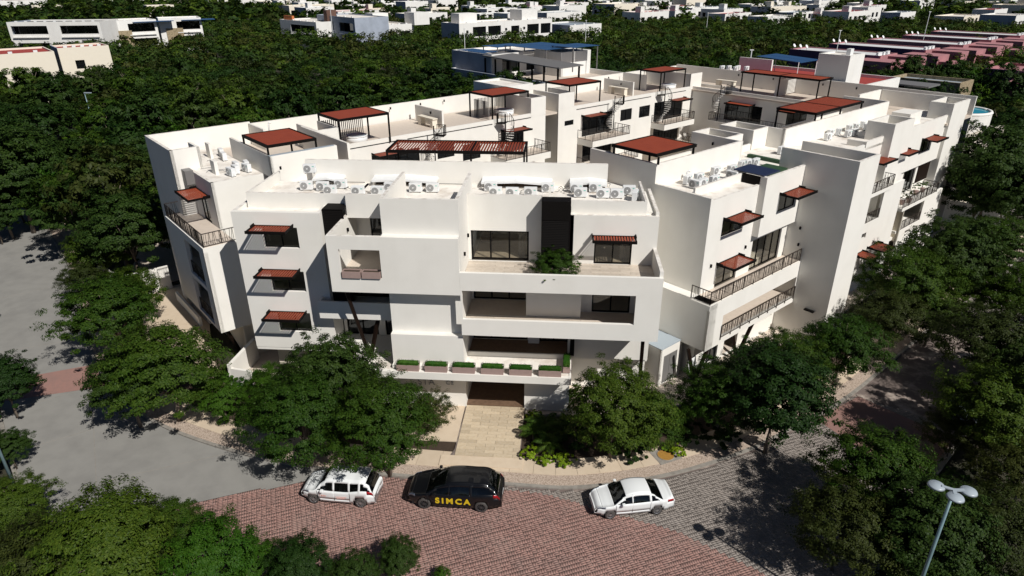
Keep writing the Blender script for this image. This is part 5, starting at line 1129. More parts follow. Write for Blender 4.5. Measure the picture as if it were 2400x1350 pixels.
# boundary walls
def bwall(pts, h, label, th=.2, m='stucco'):
    t = thing('boundary_wall', label, 'wall', (*pts[0], 0)); o0 = Vector((*pts[0], 0))
    for a, b in zip(pts[:-1], pts[1:]):
        a = Vector((*a, h/2))-o0; b = Vector((*b, h/2))-o0; me = MB().bar(a, b, th, h).mesh('wall_panel'); link('wall_panel', me, t, M[m])
    return t
bwall([(-36.0, 52.5), (-38.6, 50.0), (-40.5, 50.9), (-44, 54)], 2.3, 'white boundary wall behind the trees left of the left wing')
bwall([(-22.85, 37.2), (-22.7, 41.0)], 1.8, 'low white wall running back beside the left block', .25); bwall([(-22.8, 37.3), (-21.2, 37.0)], 1.5, 'short white garden wall in front of the left block')
bwall([P('W', 84.0, -25.0, 0)[:2], P('W', 86.5, -17.0, 0)[:2]], 2.6, 'white garden wall with broken top right of the complex')
bwall([P('W', 87, -24, 0)[:2], P('W', 100, -23.5, 0)[:2]], 9.0, 'tall grey side wall of the neighbouring house at the right', .3, 'cream')

# ================================================================= neighbouring and far houses
def house(name, label, a0, a1, b0, b1, z1, m='housew', front=(), left=(), roofm='deck', z0=0, boxes=(), group=None, units=0, par=.5, cat='house', shade=None, terr=None):
    o0 = Vector(P('W', a0, b1, 0)); t = thing(name, label, cat, tuple(o0), 0, group)
    def put(mb, n, mm, p=t):
        me = mb.mesh(n)
        if p is t: me.transform(Matrix.Translation(-o0))
        return link(n, me, p, M[mm])
    th = .3
    put(MB().wall(Wp(b1), a0, a1, z0, z1, th, holes=list(front)), 'wall', m)
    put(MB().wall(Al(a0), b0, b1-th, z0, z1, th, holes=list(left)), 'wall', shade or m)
    put(MB().wall(Ar(a1), b0, b1-th, z0, z1, th), 'wall', m); put(MB().wall(Wb(b0), a0+th, a1-th, z0, z1, th), 'wall', m)
    put(MB().box('W', a0+th, a1-th, b0+th, b1-th, z1-par-.2, z1-par), 'roof', roofm)
    for (pl, hs) in ((Wp(b1), front), (Al(a0), left)):
        for h in hs:
            f = put(MB().pbox(pl, h[0], h[1], .45, .5, h[2], h[3]), 'window', 'darkglass'); cm = (h[0]+h[1])/2
            me = MB().pbox(pl, cm-.06, cm+.06, .38, .44, h[2], h[3]).pbox(pl, h[0], h[1], .36, .43, h[3]-.12, h[3]).mesh('mullion'); link('mullion', me, f, M['black'])
            me.transform(Matrix.Translation(-o0))
    for (x0, x1, y0, y1, zz0, zz1, mm) in boxes: put(MB().box('W', x0, x1, y0, y1, zz0, zz1), 'roof_box', mm)
    r_ = random.Random(int(a0*7+b0))
    for i in range(units):
        aa = a0+1+(a1-a0-2)*(i+.5)/units; bb = r_.uniform(b1-1.6, b1-.8); put(MB().box('W', aa-.4, aa+.4, bb-.25, bb+.25, z1-par, z1-par+.75), 'roof_unit', 'acw')
    return t
def house2(name, label, o, ang, w_, d_, h_, bays, roofm='deck', m='housew', side='greyshade', par=.4, units=4, boxes=(), z0=0):
    # free angle house: front faces -y of its own frame; bays = dark openings (u0, u1, z0, z1)
    t = thing(name, label, 'house', (*o, 0), ang)
    MB().wall(('F', 'u', 0, 1), 0, w_, z0, h_, .3, holes=[(a, b, c, d) for a, b, c, d in bays]).build('wall', m, t); MB().wall(('F', 'v', w_, -1), .3, d_, z0, h_, .3).build('wall', m, t); MB().wall(('F', 'v', 0, 1), .3, d_, z0, h_, .3).build('wall', side, t); MB().wall(('F', 'u', d_, -1), .3, w_-.3, z0, h_, .3).build('wall', m, t)
    MB().box('F', .3, w_-.3, .3, d_-.3, h_-par-.2, h_-par).build('roof', roofm, t)
    for (a, b, c, d) in bays:
        f = MB().box('F', a, b, 2.2, 2.3, c, d).build('window', 'darkglass', t); MB().box('F', a, b, -.6, 2.2, c-.25, c).build('balcony_slab', m, f); MB().box('F', a, b, .05, .12, c, c+.9).build('parapet', m, f)
        mb = MB()
        for k in range(4): mb.box('F', a+(b-a)*k/3-.06, a+(b-a)*k/3+.06, 2.1, 2.19, c, d)
        mb.build('mullion', 'black', f)
    for (x0, x1, y0, y1, a, b, mm) in boxes: MB().box('F', x0, x1, y0, y1, a, b).build('roof_box', mm, t)
    for i in range(units): x = 1+(w_-2)*(i+.5)/units; MB().box('F', x-.4, x+.4, 1, 1.4, h_-par, h_-par+.7).build('roof_unit', 'acw', t)
    return t
# villa behind the left wing: shade painted on its walls in blue-grey, long grey shade roof
house('villa', 'white villa with shade-tinted blue grey side wall and solar panels just behind the left wing', 79.5, 98, -112, -99.5, 13.0, shade='greyshade', front=[(82, 86, 9.6, 12.0), (88, 92, 9.6, 12)], boxes=[(90, 97.8, -99.5, -92, 8.5, 13.2, 'housew')])
vt = thing('shade_roof', 'long grey slatted shade roof on dark posts over the villa terrace', 'canopy', P('W', 79.5, -100, 9))
vi = -Vector(P('W', 79.5, -100, 9))
def vput(mb, n, m): me = mb.mesh(n); me.transform(Matrix.Translation(vi)); return link(n, me, vt, M[m])
vput(MB().hexa([P('W', 78.8, -101.5, 12.7), P('W', 84.5, -102.5, 12.9), P('W', 84.5, -81.0, 12.3), P('W', 78.8, -81.0, 12.2), P('W', 78.8, -101.5, 12.85), P('W', 84.5, -102.5, 13.05), P('W', 84.5, -81.0, 12.45), P('W', 78.8, -81.0, 12.35)]), 'roof', 'grey')
for b in (-101, -98, -94.6, -91.5, -88, -85, -81.6): vput(MB().box('W', 79.0, 79.25, b-.12, b+.12, 8.5, 12.4), 'post', 'black')
vput(MB().box('W', 83.9, 84.1, -81.7, -81.4, 8.5, 12.4), 'post', 'black')
house('terrace_building', 'shade-tinted blue grey terrace wall with pool edge in front of the villa', 78.4, 98, -111, -79.5, 9.8, m='housew', shade='greyshade', par=.9, roofm='floor', left=[(-107.5, -106.2, 5.5, 8.4)])
tag(MB().box('W', 79.2, 81.5, -90, -80.5, 8.6, 8.75).build('pool', 'pool'), 'small turquoise pool at the edge of the villa terrace', 'pool')
for i, (a0, a1, b0, b1, z) in enumerate(((80, 84, -111, -103, 13.0), (86, 96, -104, -92, 13.9), (90, 97, -95, -89, 14.2), (84.5, 92, -109, -104, 13.6))):
    r_ = thing('solar_roof', ['blue panel canopy at the left end of the villa roof', 'dark blue field of solar panels on the villa roof', 'small blue panel canopy at the right end of the villa', 'flat blue canopy behind the solar field'][i], 'solar panels', P('W', a0, b0, z))
    iv = -Vector(P('W', a0, b0, z)); nn = 4 if i == 1 else 2
    for k in range(nn):
        for j in range(2):
            aa0 = a0+(a1-a0)*j/2; bb0 = b0+(b1-b0)*k/nn; me = MB().box('W', aa0+.05, a0+(a1-a0)*(j+1)/2-.05, bb0+.05, b0+(b1-b0)*(k+1)/nn-.05, z, z+.06).mesh('panel'); me.transform(Matrix.Translation(iv)); link('panel', me, r_, M['blueroof'])
    for (aa, bb) in ((a0+.3, b0+.3), (a1-.3, b0+.3), (a0+.3, b1-.3), (a1-.3, b1-.3)):
        me = MB().box('W', aa-.08, aa+.08, bb-.08, bb+.08, 10, z).mesh('post'); me.transform(Matrix.Translation(iv)); link('post', me, r_, M['grey'])
house('stair_house', 'plain white box house standing behind the left wing wall', 48.5, 52.5, -64.2, -58.2, 14.9, par=.2, z0=0)
# white apartment row in the middle distance
house('apartment_row', 'long white apartment row with big balconies and shade-tinted blue grey end wall', 147, 192, -213, -202, 11, shade='greyshade', roofm='deck',
      front=[(153, 159, 6.3, 9.6), (160, 166, 6.3, 9.6), (171, 175, 6.5, 9.2), (179, 185, 5.8, 9.4), (186, 191.2, 5.8, 9.4), (153, 159, 2, 5), (160, 166, 2, 5), (179, 185, 2, 5), (168, 169, 7.6, 8.6), (150, 151, 7.6, 8.6), (177, 178, 7.6, 8.6)], boxes=[(150, 158, -211, -206, 10.5, 14, 'housew'), (178, 186, -211, -204, 10.5, 14.5, 'housew')], units=6)
house('apartment_row', 'white row of flats with two roof towers left of the row with the shade-tinted end', 135, 150, -262, -236, 9.5, front=[(138, 142, 3, 7), (143.5, 148, 3, 7)], boxes=[(140, 147, -256, -250, 9, 13, 'housew'), (149, 156, -241, -234, 9, 13.5, 'housew')], units=4, left=[(-255, -249, 3, 6.5), (-247, -242, 3, 6.5)])
house('apartment_row', 'white house with blue shade-tinted side and grey sheet roof right of the long row', 196, 214, -215, -196, 8.5, shade='greyshade', roofm='lampw', front=[(200, 203, 3, 6), (207, 210, 3, 6)], units=3)
# modern white houses top left
def at_(u, v, z): p = gp(u, v, z); return (p.x, p.y)
def row_house(u0, v0, u1, v1, z, d_, label, **k):
    a = gp(u0, v0, z); b = gp(u1, v1, z); w_ = (b-a).length; return house2('townhouse', label, (a.x, a.y), math.atan2(b.y-a.y, b.x-a.x), w_, d_, z, k.pop('bays')(w_), **k)
row_house(14, 52, 232, 50, 12.5, 14, 'pair of white modern houses with wide dark glazed terraces at the upper left', bays=lambda w: [(1, w*.42, 7.6, 11.2), (w*.56, w-1, 7.6, 11.2), (2, w*.4, 2.5, 5.6), (w*.58, w-2, 2.5, 5.6)], boxes=[(24, 29, -.3, 0, 0, 6.5, 'grey')], units=9, roofm='grey')
row_house(238, 50, 365, 45, 12.0, 14, 'white house with rubble stone wall and roof canopies right of the glazed pair', bays=lambda w: [(w*.45, w*.95, 7.0, 10.8), (w*.45, w*.95, 2.5, 5.6)], boxes=[(3, 9, -.4, 0, 0, 8.5, 'stonew'), (10, 24, -2, 4, 11.2, 11.4, 'blueroof')], units=6)
row_house(370, 44, 470, 41, 12.0, 14, 'white house with rubble stone pier and planted balconies', bays=lambda w: [(w*.4, w*.95, 7.0, 10.8), (w*.4, w*.95, 2.5, 5.6)], boxes=[(2, 8, -.4, 0, 0, 8.5, 'stonew'), (8, 20, -2, 4, 11.2, 11.4, 'blueroof')], units=6)
for (u_, v_, wa, wb_, lab, sh_) in ((126, 120, 26, 16, 'low cream house with red roof at the left edge', 'cream'), (254, 106, 11, 10, 'cream box house with red roof and blue shade-tinted side right of the low one', 'greyshade')):
    p = gp(u_, v_, 11.0); pa = (p.x+p.y)*S2; pb = (p.x-p.y)*S2; house('low_house', lab, pa-wa, pa, pb-wb_, pb, 11.0, m='cream', shade=sh_, roofm='redroof', units=5, par=.4, front=[(pa-wa+3, pa-wa+5, 6, 8)])
row_house(655, 45, 740, 52, 10.5, 14, 'white house with orange slatted roof terrace left of the brown pier', bays=lambda w: [(w*.3, w*.95, 5.5, 9)], boxes=[(2, 9, 1, 2, 10.3, 12, 'orange')], units=5, side='housew')
row_house(742, 34, 830, 42, 12.5, 14, 'grey house with dark brown pier and planted terrace at the top', bays=lambda w: [(1, w*.45, 6.5, 10.5), (w*.6, w*.95, 6.5, 10.5), (1, w*.45, 2, 5)], boxes=[(9, 12, -1, 3, 0, 14.5, 'brownw')], units=5, m='greyshade')
r_ = random.Random(5)
far = []
for i in range(120):
    d = r_.uniform(370, 800); u = r_.uniform(-60, 2460)
    p = gp(u, 675+FPX*math.tan(0) if False else 0, 0); q = Vector((-_sy, _cy)); x = (u-1200)/FPX*d*.93; ctr = Vector((x*_cy-d*_sy, x*_sy+d*_cy))
    if u < 560 and d < 520: continue
    far.append((ctr.x, ctr.y, r_.uniform(16, 34), r_.uniform(10, 18), r_.uniform(7, 10.5)))
for (u, v) in ((860, 22), (930, 12), (1010, 20), (1100, 15), (1190, 8), (1240, 22), (1330, 12), (1420, 16), (1500, 8), (1640, 20), (1700, 34), (1760, 12), (1800, 40), (1860, 30), (1920, 14), (1990, 34), (2060, 18), (2110, 36), (2260, 40), (2330, 30), (2380, 46), (700, 12), (760, 30), (960, 38)):
    p = gp(u, v, 8); far.append((p.x, p.y, r_.uniform(14, 26), r_.uniform(9, 14), r_.uniform(8, 10)))
adj = ['white', 'pale', 'cream', 'bluish white']
placed = []
for k in range(34): p = gp(1180+k*28+r_.uniform(-20, 20), r_.uniform(3, 36), 8.5); far.append((p.x, p.y, r_.uniform(16, 26), r_.uniform(9, 13), r_.uniform(8, 10.5)))
for i, (x, y, w_, d_, h_) in enumerate(far):
    a = (x+y)*S2; b = (x-y)*S2; px, py, pz = proj((x, y, h_)); m = r_.choice(['housew', 'housew', 'housew', 'cream'])
    nf = int(w_//5); fr = [(a+1+k*5, a+3.6+k*5, 4.6, 7.0) for k in range(nf) if a+4+k*5 < a+w_-1] + [(a+1+k*5, a+3.2+k*5, 1.2, 3.3) for k in range(nf) if r_.random() < .5 and a+4+k*5 < a+w_-1]
    lf = [(b-d_+1.2+k*4.5, b-d_+3.4+k*4.5, 4.6, 6.8) for k in range(int(d_//4.5)) if b-d_+4+k*4.5 < b-1]
    roofm_ = r_.choice(['deck', 'deck', 'redroof', 'lampw']); px, py, pz = proj((*P('W', a+w_/2, b, 0)[:2], h_))
    if not (-80 < px < 2480): continue
    if any(math.hypot(x-q[4], y-q[5]) < 19 for q in placed): continue
    placed.append((px, py, w_*700/pz, pz, x, y))
    lab = 'far %s house, %s roof, %d percent across, %s' % ({'housew': 'white', 'cream': 'cream'}[m], {'deck': 'pale', 'redroof': 'red', 'lampw': 'grey'}[roofm_], max(0, min(100, round(px/24))), 'just below the top edge' if py < 14 else ('in the first row below it' if py < 28 else 'low above the forest'))
    bx = [(a+2, a+5, b-5, b-1.5, h_-.4, h_+2.6, m)] if r_.random() < .6 else []
    house('far_house', lab, a, a+w_, b-d_, b, h_, m=m, shade='greyshade' if r_.random() < .3 else m, front=fr, left=lf, units=r_.randint(2, 6), boxes=bx, roofm=roofm_, group='far houses beyond the forest')
# pink terraces at the upper right
for k, (a0, b0, b1) in enumerate(((165.5, -88, -66), (186, -88, -64), (206.5, -87, -62.5), (228, -86, -62.5), (250, -86, -61.5))):
    lab = ['nearest', 'second nearest', 'middle', 'second farthest', 'farthest'][k]
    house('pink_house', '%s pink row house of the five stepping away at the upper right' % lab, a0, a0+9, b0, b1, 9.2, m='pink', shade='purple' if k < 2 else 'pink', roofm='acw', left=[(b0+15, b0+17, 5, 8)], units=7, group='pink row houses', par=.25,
          boxes=[(a0-6, a0+1, b1-3, b1+5, 0, 8.6, 'pink'), (a0-5.2, a0-.3, b1+3, b1+8, 0, 7.4, 'pink'), (a0+4, a0+9, b1, b1+6.5, 0, 8.9, 'pink')])
    for j in range(3):
        dsh = thing('satellite_dish', 'white satellite dish %s on the %s pink row' % (['leftmost', 'middle', 'rightmost'][j], lab), 'satellite dish', P('W', a0+1, b0+.6+j*1.6, 9.1), 0, 'satellite dishes on the pink rows')
        MB().disc((0, 0, .9), (.5, -.6, .5), .45, .05, 14).build('dish', 'acw', dsh); MB().tube([(0, 0, 0), (0, 0, .9)], .04, 5).build('mast', 'grey', dsh)
house('pink_house', 'large pink and purple house with round window at the right edge', 158, 172, -43, -26, 9.2, m='pink', shade='purple', roofm='pink', units=5, boxes=[(153, 158.2, -38, -33, 0, 7.5, 'pink')])
house('stone_house', 'curved rubble stone house with creepers behind the right wing', 124, 130, -47, -36.5, 10.3, m='stonew', shade='stonew', roofm='lampw', left=[(-46, -44.6, 6.5, 9.3)])
tag(MB().hexa([P('W', 100, -45, 12.3), P('W', 104, -45, 12.3), P('W', 104, -33, 12.3), P('W', 100, -33, 12.3), P('W', 100, -45, 12.5), P('W', 104, -45, 12.5), P('W', 104, -33, 12.5), P('W', 100, -33, 12.5)]).build('flat_canopy', 'grey'), 'long grey flat canopy behind the cross block among trees', 'canopy')
# neighbour directly behind the cross block: red roof, panel rack, white shaft
house('neighbour_house', 'white neighbour house with dark red roof behind the cross block', 82.5, 98, -56, -36, 13.6, m='housew', roofm='redroof', par=.4, boxes=[(88, 88.3, -54, -49, 13.4, 15.5, 'housew')])
house('lift_shaft', 'white lift shaft box rising behind the long orange pergola', 82.4, 86.2, -40.0, -36.2, 17.4, m='housew', par=.15, z0=10, left=[(-39.4, -38.6, 12.6, 14), (-38.2, -37.2, 12.6, 14)], units=1)
rk = thing('solar_rack', 'blue solar panels on a steel rack over the red roof behind the court', 'solar panels', P('W', 90, -50, 13.4)); iv = -Vector(P('W', 90, -50, 13.4))
for j in range(2): me = MB().hexa([P('W', 89+j*2.6, -52, 15.6), P('W', 91.5+j*2.6, -52, 15.6), P('W', 91.5+j*2.6, -45.5, 15.3), P('W', 89+j*2.6, -45.5, 15.3), P('W', 89+j*2.6, -52, 15.7), P('W', 91.5+j*2.6, -52, 15.7), P('W', 91.5+j*2.6, -45.5, 15.4), P('W', 89+j*2.6, -45.5, 15.4)]).mesh('panel'); me.transform(Matrix.Translation(iv)); link('panel', me, rk, M['blueroof'])
mb = MB()
for (a, b) in ((89, -51.8), (94, -51.8), (89, -45.7), (94, -45.7)): mb.bar(P('W', a, b, 13.2), P('W', a, b, 15.4), .08)
for k in range(3): mb.bar(P('W', 89+k*2, -44.5, 13.2), P('W', 89+k*2, -41.5, 15.2), .07).bar(P('W', 89+k*2, -40, 13.2), P('W', 89+k*2, -41.5, 15.2), .07)
mb.bar(P('W', 89, -41.5, 15.2), P('W', 93, -41.5, 15.2), .07); me = mb.mesh('rack'); me.transform(Matrix.Translation(iv)); link('rack', me, rk, M['acw'])
# pool house at the right edge
ph = thing('roof_pool', 'turquoise pool with curved white rim on the neighbouring roof at the right', 'pool', P('W', 99, -27, 0))
_pc = gp(2246, 264, 9.6); ph.location = (_pc.x, _pc.y, 0)
MB().disc((0, 0, 4.9), (0, 0, 1), 3.7, 9.8, 40).build('drum', 'housew', ph); MB().disc((0, 0, 9.9), (0, 0, 1), 3.4, .06, 40).build('water', 'pool', ph); MB().tube([(3.55*math.cos(k*math.pi/20), 3.55*math.sin(k*math.pi/20), 9.92) for k in range(41)], .22, 6).build('rim', 'housew', ph, True)
house('neighbour_house', 'grey neighbour house below the roof pool at the right', 88, 104, -33, -25.5, 8.0, m='cream', roofm='floor', left=[(-31, -27, 3, 4)])
# poles over the far roofs
for i, (u, v, h) in enumerate(((2180, 28, 16), (1970, 72, 14), (1762, 118, 15.2), (1088, 68, 13), (1660, 30, 12), (1374, 48, 12), (772, 4, 18))):
    p = gp(u, v, h); t = thing('antenna_mast' if i != 1 else 'street_lamp', 'thin %s mast rising %s' % (['tall', 'short grey', 'slim', 'wall side', 'far', 'lone', 'striped'][i], ['behind the pink rows', 'beside the nearest pink row', 'beside the far air conditioner cluster', 'in front of the long apartment row', 'in front of the far white houses', 'above the forest right of the apartment row', 'at the top behind the brown house'][i]), 'mast', (p.x, p.y, 0))
    MB().tube([(0, 0, 0), (0, 0, h)], .09, 6).build('pole', 'acw', t); MB().box('F', -.3, .3, -.08, .08, h, h+.12).build('head', 'acw', t)
# ================================================================= vegetation
def crown_mesh(name, R_, Hh, nc, nl, size, seed, m, feather=False, flat=1.0, sq=.45):
    # leaves gathered in clumps through an uneven crown of radius R_ and height Hh, centred on the origin
    rg = np.random.default_rng(seed)
    d = rg.normal(size=(nc*3, 3)); d /= np.linalg.norm(d, axis=1, keepdims=True); d = d[d[:, 2] > -.45][:nc]; nc = len(d)
    lob = rg.normal(size=(5, 3)); lob /= np.linalg.norm(lob, axis=1, keepdims=True); lob[:, 2] = np.abs(lob[:, 2])*.6
    lump = 1+.28*np.max(np.maximum(d@lob.T, 0)**4, axis=1)-.16*rg.random(nc)
    rad = (rg.random(nc)**.42)*.92+.08; rad = np.where(rg.random(nc) < .09, rad*1.22, rad)
    cc = d*rad[:, None]*lump[:, None]*np.array([R_, R_, Hh/2])
    cr = R_*rg.uniform(.085, .18, nc)
    n = nc*nl; ci = np.repeat(np.arange(nc), nl)
    o = rg.normal(size=(n, 3)); o /= np.linalg.norm(o, axis=1, keepdims=True); rr = rg.random((n, 1))**.5
    o = o*rr*np.array([1, 1, .55 if not feather else .42]); p = cc[ci]+o*cr[ci][:, None]
    nn = o*.55+d[ci]*.9+np.array([0, 0, .45])+rg.normal(scale=.38, size=(n, 3))
    sz = size*rg.uniform(.65, 1.35, n)
    me = leafquads(p, nn, sz, sq, seed, name); me.materials.append(M[m]); return me, cc
def trunk_mesh(name, h, R_, cc, seed, r0=.16, nb=7):
    r_ = random.Random(seed); mb = MB(); top = Vector((0, 0, h*.55)); mb.tube([(0, 0, -.1), (r_.uniform(-.15, .15), r_.uniform(-.15, .15), h*.3), tuple(top)], [r0, r0*.8, r0*.6], 7)
    idx = list(range(len(cc))); r_.shuffle(idx)
    for i in idx[:nb]:
        e = Vector(cc[i])+Vector((0, 0, h)); mid = top.lerp(e, .5)+Vector((0, 0, .25)); s_ = top-Vector((0, 0, h*.18*r_.random()))
        mb.tube([tuple(s_), tuple(mid), tuple(e)], [r0*.42, r0*.27, r0*.09], 5)
    me = mb.mesh(name, True); me.materials.append(M['bark']); return me
VAR = {}
def variant(key, R_, Hh, h, nc, nl, size, seed, m, feather=False, r0=.16, nb=7, sq=.45):
    c, cc = crown_mesh('crown', R_, Hh, nc, nl, size, seed, m, feather, sq=sq); VAR[key] = (c, trunk_mesh('trunk', h, R_, cc, seed, r0, nb), R_, h)
variant('n1', 3.5, 6.0, 4.4, 430, 110, .165, 1, 'leaf_m', True, sq=.4); variant('n2', 3.5, 5.6, 4.3, 400, 105, .17, 2, 'leaf_m'); variant('n3', 3.2, 6.4, 4.4, 400, 105, .155, 3, 'leaf_d', sq=.6); variant('n4', 3.6, 5.2, 4.1, 340, 90, .16, 4, 'leaf_o'); variant('n5', 3.0, 4.6, 3.7, 290, 95, .15, 5, 'leaf_b')
variant('f1', 3.2, 5.4, 4.8, 110, 50, .33, 11, 'leaf_d', r0=.14, nb=5); variant('f2', 3.2, 5.0, 4.6, 110, 50, .33, 12, 'leaf_m', r0=.14, nb=5); variant('f3', 2.8, 4.8, 4.8, 75, 56, .30, 13, 'leaf_o', r0=.14, nb=6); variant('f4', 3.5, 5.0, 4.8, 120, 50, .34, 14, 'leaf_d', r0=.14, nb=5); variant('f5', 2.7, 3.8, 4.0, 70, 56, .3, 15, 'leaf_b', r0=.14, nb=5)
def tree(key, x, y, sc, label, rz=0, z=0, hs=1.0, cat='tree', group=None, name='tree'):
    c, tr, R_, h = VAR[key]; t = thing(name, label, cat, (x, y, z), rz, group); t.scale = (sc, sc, sc*hs)
    o = link('crown', c, t); o.location = (0, 0, h); link('trunk', tr, t); return t
def tree_at(key, u, v, rpx, label, hc=None, **k):
    # crown centre seen at (u, v) with on-picture radius rpx
    c, tr, R_, h = VAR[key]; sc = 1.0
    for _ in range(4):
        zc = h*sc*k.get('hs', 1.0); p = gp(u, v, zc); depth = (p-Vector((0, 0, CAM_H))).dot(FWD); sc = rpx/FPX*depth/R_
    return tree(key, p.x, p.y, sc, label, rz=rnd.uniform(0, 6.28), **k)
NEAR = [('n2', 258, 730, 105, 'feathery green tree leaning over the left road beside the white boundary wall'), ('n2', 300, 690, 75, 'small tree with layered branches in front of the bare yard left of the wing'),
 ('n2', 385, 860, 128, 'broad dark tree at the curve of the left road, in front of the left wing'), ('n3', 300, 900, 90, 'tree hanging over the kerb below the red road band'), ('n5', 520, 930, 60, 'bright green creeper mound between the broad dark tree and the garden wall'),
 ('n3', 775, 890, 108, 'dense tree rising against the left block and the planter terrace'), ('n1', 705, 975, 122, 'wide feathery tree above the white taxi, left half'), ('n1', 900, 990, 128, 'wide feathery tree above the white taxi, right half'), ('n5', 640, 900, 60, 'dark tree with fine leaves at the foot of the left block'), ('n4', 1000, 960, 60, 'thin airy shrub tree in front of the shaded sign wall'),
 ('n1', 1440, 955, 120, 'feathery tree in front of the right end of the front block'), ('n1', 1530, 985, 75, 'small feathery tree beside the manhole'), ('n1', 1690, 925, 98, 'feathery tree in front of the V shaped columns'), ('n3', 1820, 925, 125, 'dense round leaved tree overhanging the grey paved road'), ('n1', 1850, 850, 88, 'tall feathery tree reaching the lower railing of the right wing'), ('n2', 1975, 810, 92, 'tree at the foot of the tower'),
 ('n4', 2080, 740, 92, 'olive green tree beside the street below the tower'), ('n1', 2120, 665, 105, 'yellowish feathery tree below the far balconies'), ('n3', 2230, 600, 100, 'dark tree by the broken garden wall'), ('n1', 2330, 580, 90, 'light tree at the right edge by the far street'),
 ('n3', 2330, 400, 120, 'dark weeping tree against the neighbouring house at the right edge'), ('n3', 2385, 330, 80, 'dark tree at the right edge under the roof pool'), ('n2', 2395, 700, 90, 'shaded tree at the right edge above the street'), ('n1', 2190, 730, 75, 'small feathery tree over the pavement below the far balconies'), ('n3', 2270, 660, 70, 'dark round tree beside the far end of the street'), ('n3', 2395, 860, 90, 'dark tree at the right edge behind the trailer'), ('n1', 1775, 870, 80, 'feathery tree behind the round leaved one, below the lower railing'),
 ('n3', 2300, 450, 80, 'dark tree between the tower block and the garden wall'), ('n3', 2370, 470, 90, 'dark tree over the garden wall at the right edge'), ('n3', 2395, 420, 90, 'tall dark tree cut by the right edge'),
 ('n5', 2335, 268, 34, 'bright creeper cascading from the wall beside the roof pool'),
 ('n4', 2330, 800, 120, 'shaded tree at the right edge above the parked cart'), ('n2', 2330, 960, 125, 'shaded olive tree right of the street bend'), ('n2', 2060, 1110, 125, 'big tree with pale twigs on the verge left of the street lamp'), ('n4', 1980, 1230, 130, 'dark leaning tree on the verge casting its shadow over the grey pavers'), ('n3', 2180, 1250, 130, 'dark tree right behind the street lamp pole'), ('n5', 2130, 1300, 80, 'pale leaved shrub tree under the street lamp'), ('n4', 2330, 1240, 140, 'dark tangled tree in the lower right corner'), ('n4', 2400, 1110, 100, 'dark thicket tree at the right edge of the picture'), ('n4', 2240, 1010, 70, 'low dark tree beside the earth patch right of the red band'),
 ('n2', 250, 1270, 150, 'big tree in the lower left in front of the red apron'), ('n4', 90, 1310, 130, 'grey green tree in the lower left corner'), ('n5', 490, 1300, 115, 'light green tree with drooping leaves at the bottom left'), ('n2', 400, 1230, 75, 'small tree between the two big lower left trees'), ('n4', 320, 1300, 90, 'olive tree filling the gap between the lower left trees'), ('n5', 590, 1320, 70, 'pale green tree at the bottom edge right of the light green one'), ('n3', 700, 1335, 75, 'dark tree cut by the bottom edge left of centre'), ('n3', 830, 1345, 55, 'low dark tree at the bottom edge right of the pale lines'), ('n3', 935, 1305, 48, 'upright small tree standing alone at the bottom on the red pavers'), ('n5', 1035, 1345, 22, 'small bush tip at the bottom edge'), ('n3', 10, 900, 70, 'small tree at the left edge by the red road band'), ('n3', 20, 1050, 45, 'dark sapling leaning on the pale pole at the left edge'), ('n2', 30, 1180, 75, 'round tree by the kerb at the left edge'),
 ('n3', 30, 400, 110, 'bright tree on the far side of the left road at the left edge'), ('n3', 80, 400, 75, 'tree over the narrow far end of the left road'), ('n3', -15, 515, 45, 'bush on the verge of the left road at the left edge'),
 ('n3', 100, 425, 62, 'tree closing off the far end of the left road, left one'), ('n3', 150, 405, 62, 'tree closing off the far end of the left road, right one'), ('n2', 30, 440, 70, 'leafy tree on the outer side where the left road disappears'), ('n3', 0, 470, 70, 'tree cut by the left edge beside the vanishing road'),
 ('n2', 190, 470, 95, 'dark tree on the inner side of the left road'), ('n3', 300, 540, 100, 'tree beside the blue shaded corner of the left wing'), ('n2', 230, 590, 70, 'round tree just above the white boundary wall'), ('n4', 200, 650, 55, 'half bare tree with grey branches over the left road'), ('n3', 290, 430, 95, 'tree against the blue side of the left wing')]
for k_, u, v, r_px, lab in NEAR: tree_at(k_, u, v, r_px, lab, hs=1.0)
# bare pale branches of the half dead tree
p = gp(235, 700, 0)
# planted bed: lime shrubs, palms, leafy plants
def bush(x, y, r_, m, label, n=1600, size=.11, zs=.55, name='shrub', cat='shrub', z=.1):
    me, cc = crown_mesh('foliage', r_, r_*2*zs, 40, n//40, size, int(x*10+y*7), m, sq=.75); t = thing(name, label, cat, (x, y, z)); o = link('foliage', me, t); o.location = (0, 0, r_*zs*.75); MB().tube([(0, 0, -.1), (0, 0, r_*zs)], [.05, .03], 5).build('stem', 'bark', t); return t
for u, v, r_, lab in ((1243, 1058, .62, 'left'), (1282, 1070, .6, 'middle'), (1322, 1072, .6, 'right')):
    p = gp(u, v, .5); bush(p.x, p.y, r_, 'leaf_y', 'lime yellow low shrub at the kerbside corner of the bed, %s of three' % lab)
for u, v, r_, lab in ((1248, 968, .55, 'bright lime shrub against the shaded wall right of the entrance'), (1590, 1050, .5, 'small lime shrub behind the manhole'), (1560, 1040, .35, 'little lime plant left of the manhole shrub')):
    p = gp(u, v, .5); bush(p.x, p.y, r_, 'leaf_y', lab)
